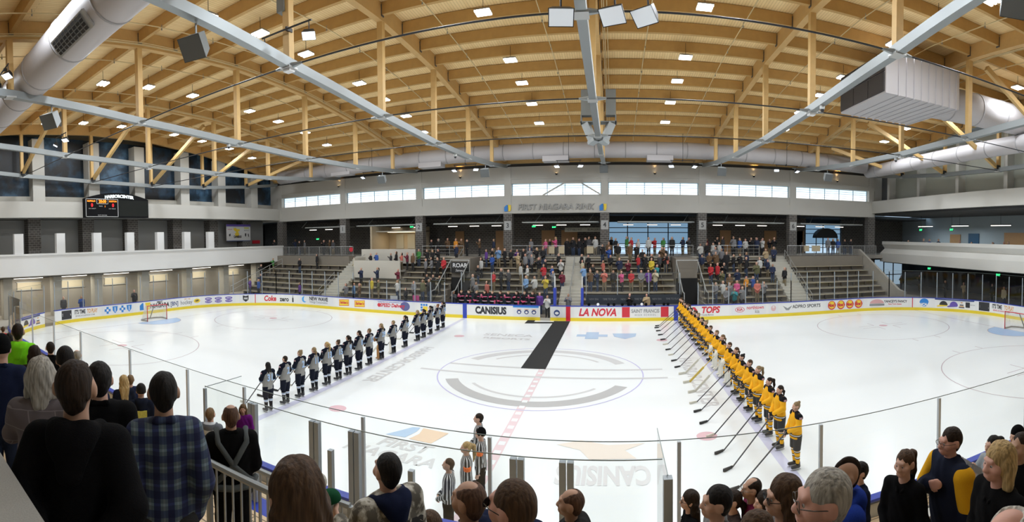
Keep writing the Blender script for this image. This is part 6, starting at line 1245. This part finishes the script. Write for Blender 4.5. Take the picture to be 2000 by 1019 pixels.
P6 = near('man in camouflage hockey jersey with navy hood holding a dark green cap', 755, 881, 40, .165, -120, w=1.2, hair='crew', hc='black', skin='fair', top=camo_m, g=.06, hem=.8, hood=navy, pose='hold', res=.009)
def backtxt(txt, sz, z, y, m, nm='jersey_number', px=0):
    o = put(nm, ('bt', txt, sz), lambda: _txtdata(txt, sz, .012), [m], px_); o.location = (px, y, z); o.rotation_euler = (R(90), 0, R(180)); return o
px_ = P6; backtxt('63', .36, 1.13, .235, numt); backtxt('LEWIS', .11, 1.345, .22, numt, 'name_bar')
capo = thing('baseball_cap', 'dark green baseball cap held up by the man in the camouflage jersey', 'cap'); hx = P6.matrix_world; 
bpy.context.view_layer.update(); hw_ = P6.matrix_world @ Vector((.2, -.45, 1.25)); capo.location = hw_; capo.rotation_euler = (R(20), 0, R(-100))
put('crown', 'capc', lambda: tomesh('crown', *grow([((0, 0, .03), (0, .0, .03), .09, .09, (.95, 1.1, .85))], .008, .02, clips=[lambda X_, Y_, Z_: -Z_])), [cloth('cap_green', (.01, .07, .03))], capo); MB().prism([(-.075, -.06), (-.06, -.13), (0, -.165), (.06, -.13), (.075, -.06)], 0, .006).build('peak', cloth('cap_green', (.01, .07, .03)), capo)
near('head with smooth brown hair at the bottom edge beside the camouflage jersey', 836, 998, 40, .19, -110, hair='bob', hc='brown', top=brn, g=.02, pose='front')
near('bald man in navy jacket in front of the referees', 913, 937, 45, .17, -108, w=1.15, hair='balding', hc='buzz', skin='tan', top=navy, g=.045, hood=True, pose='front', res=.01)
near('man with brown hair and sunglasses at the bottom of the picture', 996, 935, 62, .17, -112, w=1.1, hair='short', hc='brown', skin='pink', top=navy, g=.04, pose='front', glasses='sun', res=.009)
near('bearded bald man in black hooded jacket below the centre line', 1113, 954, 36, .18, -95, w=1.15, hair='balding', hc='buzz', skin='tan', top=cloth('charcoal', (.03, .03, .03)), g=.045, hood=True, pose='front', res=.01)
# right group (seen in profile)
near('woman with sunglasses and long dark hair in black coat by the post', 1346, 958, 28, .2, -95, hair='long', hc='dark', top=blk, g=.035, pose='front', glasses='sun', res=.011)
near('man with short black hair in grey sweatshirt, seen in profile', 1398, 948, 46, .19, -92, w=1.1, hair='short', hc='black', skin='fair', top=gry, g=.035, pose='front', res=.01)
near('person with dark low ponytail behind the grey sweatshirt man', 1430, 957, 27, .19, -95, hair='lowpony', hc='dark', top=brn, g=.02, pose='front')
near('balding man with glasses in burgundy shirt', 1467, 933, 27, .19, -95, hair='balding', hc='dark', skin='tan', top=burg, g=.02, pose='front', glasses='clear', res=.011)
near('woman with straight dark hair beside the burgundy shirt', 1491, 960, 28, .19, -92, hair='bob', hc='dark', top=blk, g=.02, pose='front')
near('woman with sunglasses and brown hair in grey and black hooded top', 1528, 931, 52, .2, -90, hair='bob', hc='brown', skin='fair', top=gry, g=.04, hood=blk, pose='front', glasses='sun', res=.009)
near('person with brown hair at the bottom edge below the burgundy shirt', 1470, 1000, 60, .19, -95, hair='curly', hc='brown', top=blk, g=.04, pose='front')
near('grey haired man with glasses close to the camera at the lower right', 1605, 917, 78, .19, -100, w=1.15, hair='short', hc='grey', skin='pink', top=navy, g=.045, pose='front', glasses='clear', res=.008)
near('young man with mohawk haircut in royal blue hooded sweatshirt', 1648, 897, 44, .19, -95, w=1.1, hair='mohawk', hc='dark', skin='tan', top=royal, g=.045, hood=True, pose='front', res=.009)
near('dark haired person just behind the mohawk haircut', 1678, 903, 26, .18, -95, hair='curly', hc='black', top=dnavy, g=.02, pose='front')
near('young woman with curly ponytail in long black dress', 1766, 880, 38, .19, -65, w=.96, hair='pony', hc='brown', skin='fair', top=blk, g=.022, hem=.5, pose='front', legs=blk, res=.009)
P7 = near('man in navy jacket with golden yellow sleeve, hand on his heart', 1855, 835, 38, .19, -95, w=1.25, hair='short', hc='dark', skin='pink', top=goldj, g=.055, hem=.78, pose='chest', glasses='clear', res=.009)
K7 = skel('chest', 1.188)
for i in (0, 1): put('yellow_sleeve', ('ysl', i), mesh_of('ysl', [(K7['sh'][i] + V3(.0, 0, -.02), K7['el'][i] + (K7['sh'][i] - K7['el'][i]) * .1, .1, .089)], .01, .02), [cloth('golden_cloth', (.70, .36, .015))], P7)
px_ = P7; o = backtxt('NAVIGATORS', .075, 1.33, .262, wht, 'back_lettering'); 
near('girl with dark ponytail in grey top behind the blonde woman', 1938, 851, 27, .18, -92, hair='pony', hc='black', top=lgrey, g=.02, pose='clap', res=.012)
near('blonde woman with bobbed hair in black jacket at the lower right', 1950, 866, 58, .21, -98, w=1.05, hair='bob', hc='blonde', skin='pink', top=blk, g=.035, pose='front', res=.009)
near('man with dark cropped hair at the right edge', 1992, 845, 36, .18, -92, w=1.1, hair='crew', hc='dark', skin='tan', top=blk, g=.04, pose='front')
near('person in black knitted hat at the right edge', 1986, 834, 26, .18, -92, hair='beanie', hc=blk, top=blk, g=.04, pose='front')
near('bald head at the bottom right corner', 1966, 998, 84, .17, -95, w=1.1, hair='balding', hc='white', skin='pink', top=navy, g=.03, pose='front', res=.009)
# ================================================================== FLOODLIGHTS, LOUDSPEAKERS AND CAMERAS ON THE TRUSSES
lensw = mat('flood_lens_sheen', (.7, .74, .78), .3, emit=(.85, .92, 1), es=.3); lensb = mat('flood_lens_lit', (.9, .95, 1), .3, emit=(.75, .87, 1), es=2.5); spk = mat('speaker_grey', (.20, .215, .21), .5); spk_l = mat('speaker_pale', (.36, .39, .40), .5); spg = mat('speaker_grille', (.13, .14, .14), .7)  # unlit white lens glows faintly in place of the light it reflects
def flood(label, loc, rz, tilt=55, s=1.0, lens=None, hang=None):
    t = thing('floodlight', label, 'light', loc, R(rz), 'floodlights'); t.scale = (s,) * 3
    hd_ = bpy.data.objects.new('lamp_head', None)
    c, sn = math.cos(R(tilt)), math.sin(R(tilt)); f = lambda x, y, z: (x, y * c - z * sn, y * sn + z * c)        # opening looks down and forward (-y)
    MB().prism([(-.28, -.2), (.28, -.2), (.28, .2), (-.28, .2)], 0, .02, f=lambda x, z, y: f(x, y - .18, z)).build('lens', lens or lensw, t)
    b = MB(); q0 = [f(x, -.18, z) for x, z in ((-.3, -.22), (.3, -.22), (.3, .22), (-.3, .22))]; q1 = [f(x, .12, z) for x, z in ((-.2, -.12), (.2, -.12), (.2, .12), (-.2, .12))]
    b.add(q0 + q1, [(0, 4, 5, 1), (1, 5, 6, 2), (2, 6, 7, 3), (3, 7, 4, 0), (4, 7, 6, 5)]).build('lamp_casing', black, t)
    top = hang or (0, .02, .55); MB().tube([(0, .08, .1), top], .025, 6).build('bracket', black, t)
    return t
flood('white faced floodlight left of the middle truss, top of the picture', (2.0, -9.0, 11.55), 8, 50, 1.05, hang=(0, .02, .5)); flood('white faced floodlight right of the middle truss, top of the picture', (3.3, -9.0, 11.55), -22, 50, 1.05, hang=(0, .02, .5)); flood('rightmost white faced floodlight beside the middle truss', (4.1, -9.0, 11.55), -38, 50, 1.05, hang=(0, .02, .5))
fb = thing('floodlight_bar', 'black bar carrying the three floodlights at the middle truss', 'bar'); MB().tube([(1.6, -8.98, 12.08), (4.3, -8.98, 12.08)], .035, 8).build('bar', black, fb)
def lampbar(label, X, Y, Z, n=2, gap=1.3, lens=None, ctrl=False, rod=0):
    t = thing('floodlight_bar', label + ' bar', 'bar', (X, Y, Z)); MB().tube([(-gap * .55, -.29, .0), (gap * .55, -.29, 0)], .03, 8).build('bar', black, t); MB().box(-.04, -.27, -.02, .04, .02, .1).build('clamp', black, t)
    if rod: MB().tube([(0, -.29, 0), (0, -.29, zt(Y) + DEEP + .08 - Z)], .02, 6).build('hanger_rod', black, t)
    if ctrl: MB().box(-.45, -.2, .7, -.15, .1, 1.6).build('control_box', spk, t)
    for i in range(n):
        x = X - gap / 2 + gap * i / max(1, n - 1); flood(label + ', %s lamp' % ('left' if i == 0 else 'right'), (x, Y - .3, Z - .4), (-25, 25)[i % 2] + 5, 62, .72, lens or lensb, hang=(0, .02, .55))
lampbar('lit floodlight on the third truss near the camera', -6.55, -8.4, 12.95, gap=1.9, ctrl=True); lampbar('lit floodlight on the second truss at the left edge', -15.8, -14.8, 13.5, gap=1.4); lampbar('lit floodlight in front of the left murals', -24.9, -8.4, 13.2, gap=1.6, ctrl=True)
for k, lb in ((2, 'third truss'), (3, 'fourth truss'), (4, 'middle truss'), (5, 'truss right of the middle'), (6, 'right truss')): lampbar('small lit floodlight near the far wall beside the %s' % lb, XT[k] - 2.6 if k != 4 else -.4, 18.3, 12.35, gap=1.9, rod=1)
def speaker(label, loc, rz, tilt=25, s=1.0, m=None, hang=.6):
    t = thing('loudspeaker', label, 'loudspeaker', loc, R(rz), 'loudspeakers'); t.scale = (s,) * 3; c, sn = math.cos(R(tilt)), math.sin(R(tilt)); f = lambda x, y, z: (x, y * c - z * sn, y * sn + z * c)
    b = MB(); q0 = [f(x, -.3, z) for x, z in ((-.35, -.32), (.35, -.32), (.35, .32), (-.35, .32))]; q1 = [f(x, .28, z) for x, z in ((-.22, -.22), (.22, -.22), (.22, .26), (-.22, .26))]
    b.add(q0 + q1, [(0, 4, 5, 1), (1, 5, 6, 2), (2, 6, 7, 3), (3, 7, 4, 0), (4, 7, 6, 5)]).build('cabinet', m or spk_l, t); MB().add([f(x, -.301, z) for x, z in ((-.34, -.31), (.34, -.31), (.34, .31), (-.34, .31))] + [f(x, -.28, z) for x, z in ((-.34, -.31), (.34, -.31), (.34, .31), (-.34, .31))], [(0, 1, 2, 3), (4, 7, 6, 5), (0, 4, 5, 1), (1, 5, 6, 2), (2, 6, 7, 3), (3, 7, 4, 0)]).build('grille', spg, t)
    MB().tube([(0, 0, .1), (0, .0, hang)], .03, 6).box(-.2, -.02, .26, .2, .02, .3).build('yoke', steel, t); return t
speaker('dark grey loudspeaker under the third truss near the camera', (-6.75, -12.3, 11.5), 18, 35, 1.0, spk); speaker('pale grey loudspeaker under the second truss at the left', (-15.9, -12.9, 11.6), 30, 30, 1.05); speaker('pale grey loudspeaker under the right truss cut by the top edge', (11.6, -13.2, 11.7), -30, 30, 1.1)
for k, lb in ((2, 'third truss from the left wall'), (3, 'fourth truss from the left wall'), (5, 'truss right of the middle'), (6, 'second truss from the right wall')): speaker('pale loudspeaker hanging near the far end of the %s' % lb, (XT[k], 15.2, 11.2), 0, 25, 1.0, hang=.7)
speaker('pale loudspeaker hanging at the far end of the middle truss', (2.46, 19.6, 11.9), 0, 25, 1.0, hang=.5)
ca = thing('speaker_cluster', 'grey loudspeaker cluster hung around the middle truss', 'loudspeaker', (2.46, 5.6, 0))
for sx, nm in ((-1, 'left'), (1, 'right')):
    MB().box(sx * .68 - .28, -.25, 12.75, sx * .68 + .28, .25, 14.15).build('upper_cabinet', spk, ca)
    MB().box(sx * .5 - .5, -.35, 12.35, sx * .5 + .5, .35, 12.41).box(sx * .95 - .03, -.35, 12.35, sx * .95 + .03, .35, 12.75).build('frame', spk, ca)
    MB().beam((sx * .7, -.1, 12.3), (sx * .32, -.25, 11.35), .42, .4).build('lower_cabinet', spk_l, ca); MB().beam((sx * .32, -.26, 11.36), (sx * .26, -.3, 11.2), .5, .45).build('horn', spk_l, ca)
for i, (X, Y) in enumerate(((-6.68, 8.0), (11.6, -3.0), (-15.82, -2.6), (20.74, 5.0))):
    t = thing('dome_camera', 'small white dome camera under the %s truss' % ['fourth', 'sixth', 'third', 'seventh'][i], 'camera', (X, Y, zb(Y) + .02)); MB().tube([(0, 0, 0), (0, 0, -.14), (0, 0, -.18)], [.11, .11, .07], 12).build('housing', steel_l, t); MB().tube([(0, 0, -.17), (0, 0, -.25), (0, 0, -.29)], [.085, .07, .02], 12).build('dome', black, t, True)
for i, (X, Y) in enumerate(((-6.68, -8.4), (11.6, -1.9), (20.74, 4.4), (-24.96, -1.9))):
    t = thing('access_point', 'small white wireless box below the joint of the %s truss' % ['fourth', 'sixth', 'seventh', 'second'][i], 'box', (X, Y, zb(Y) - .02)); MB().box(-.14, -.14, -.07, .14, .14, .022).build('case', WHT, t)
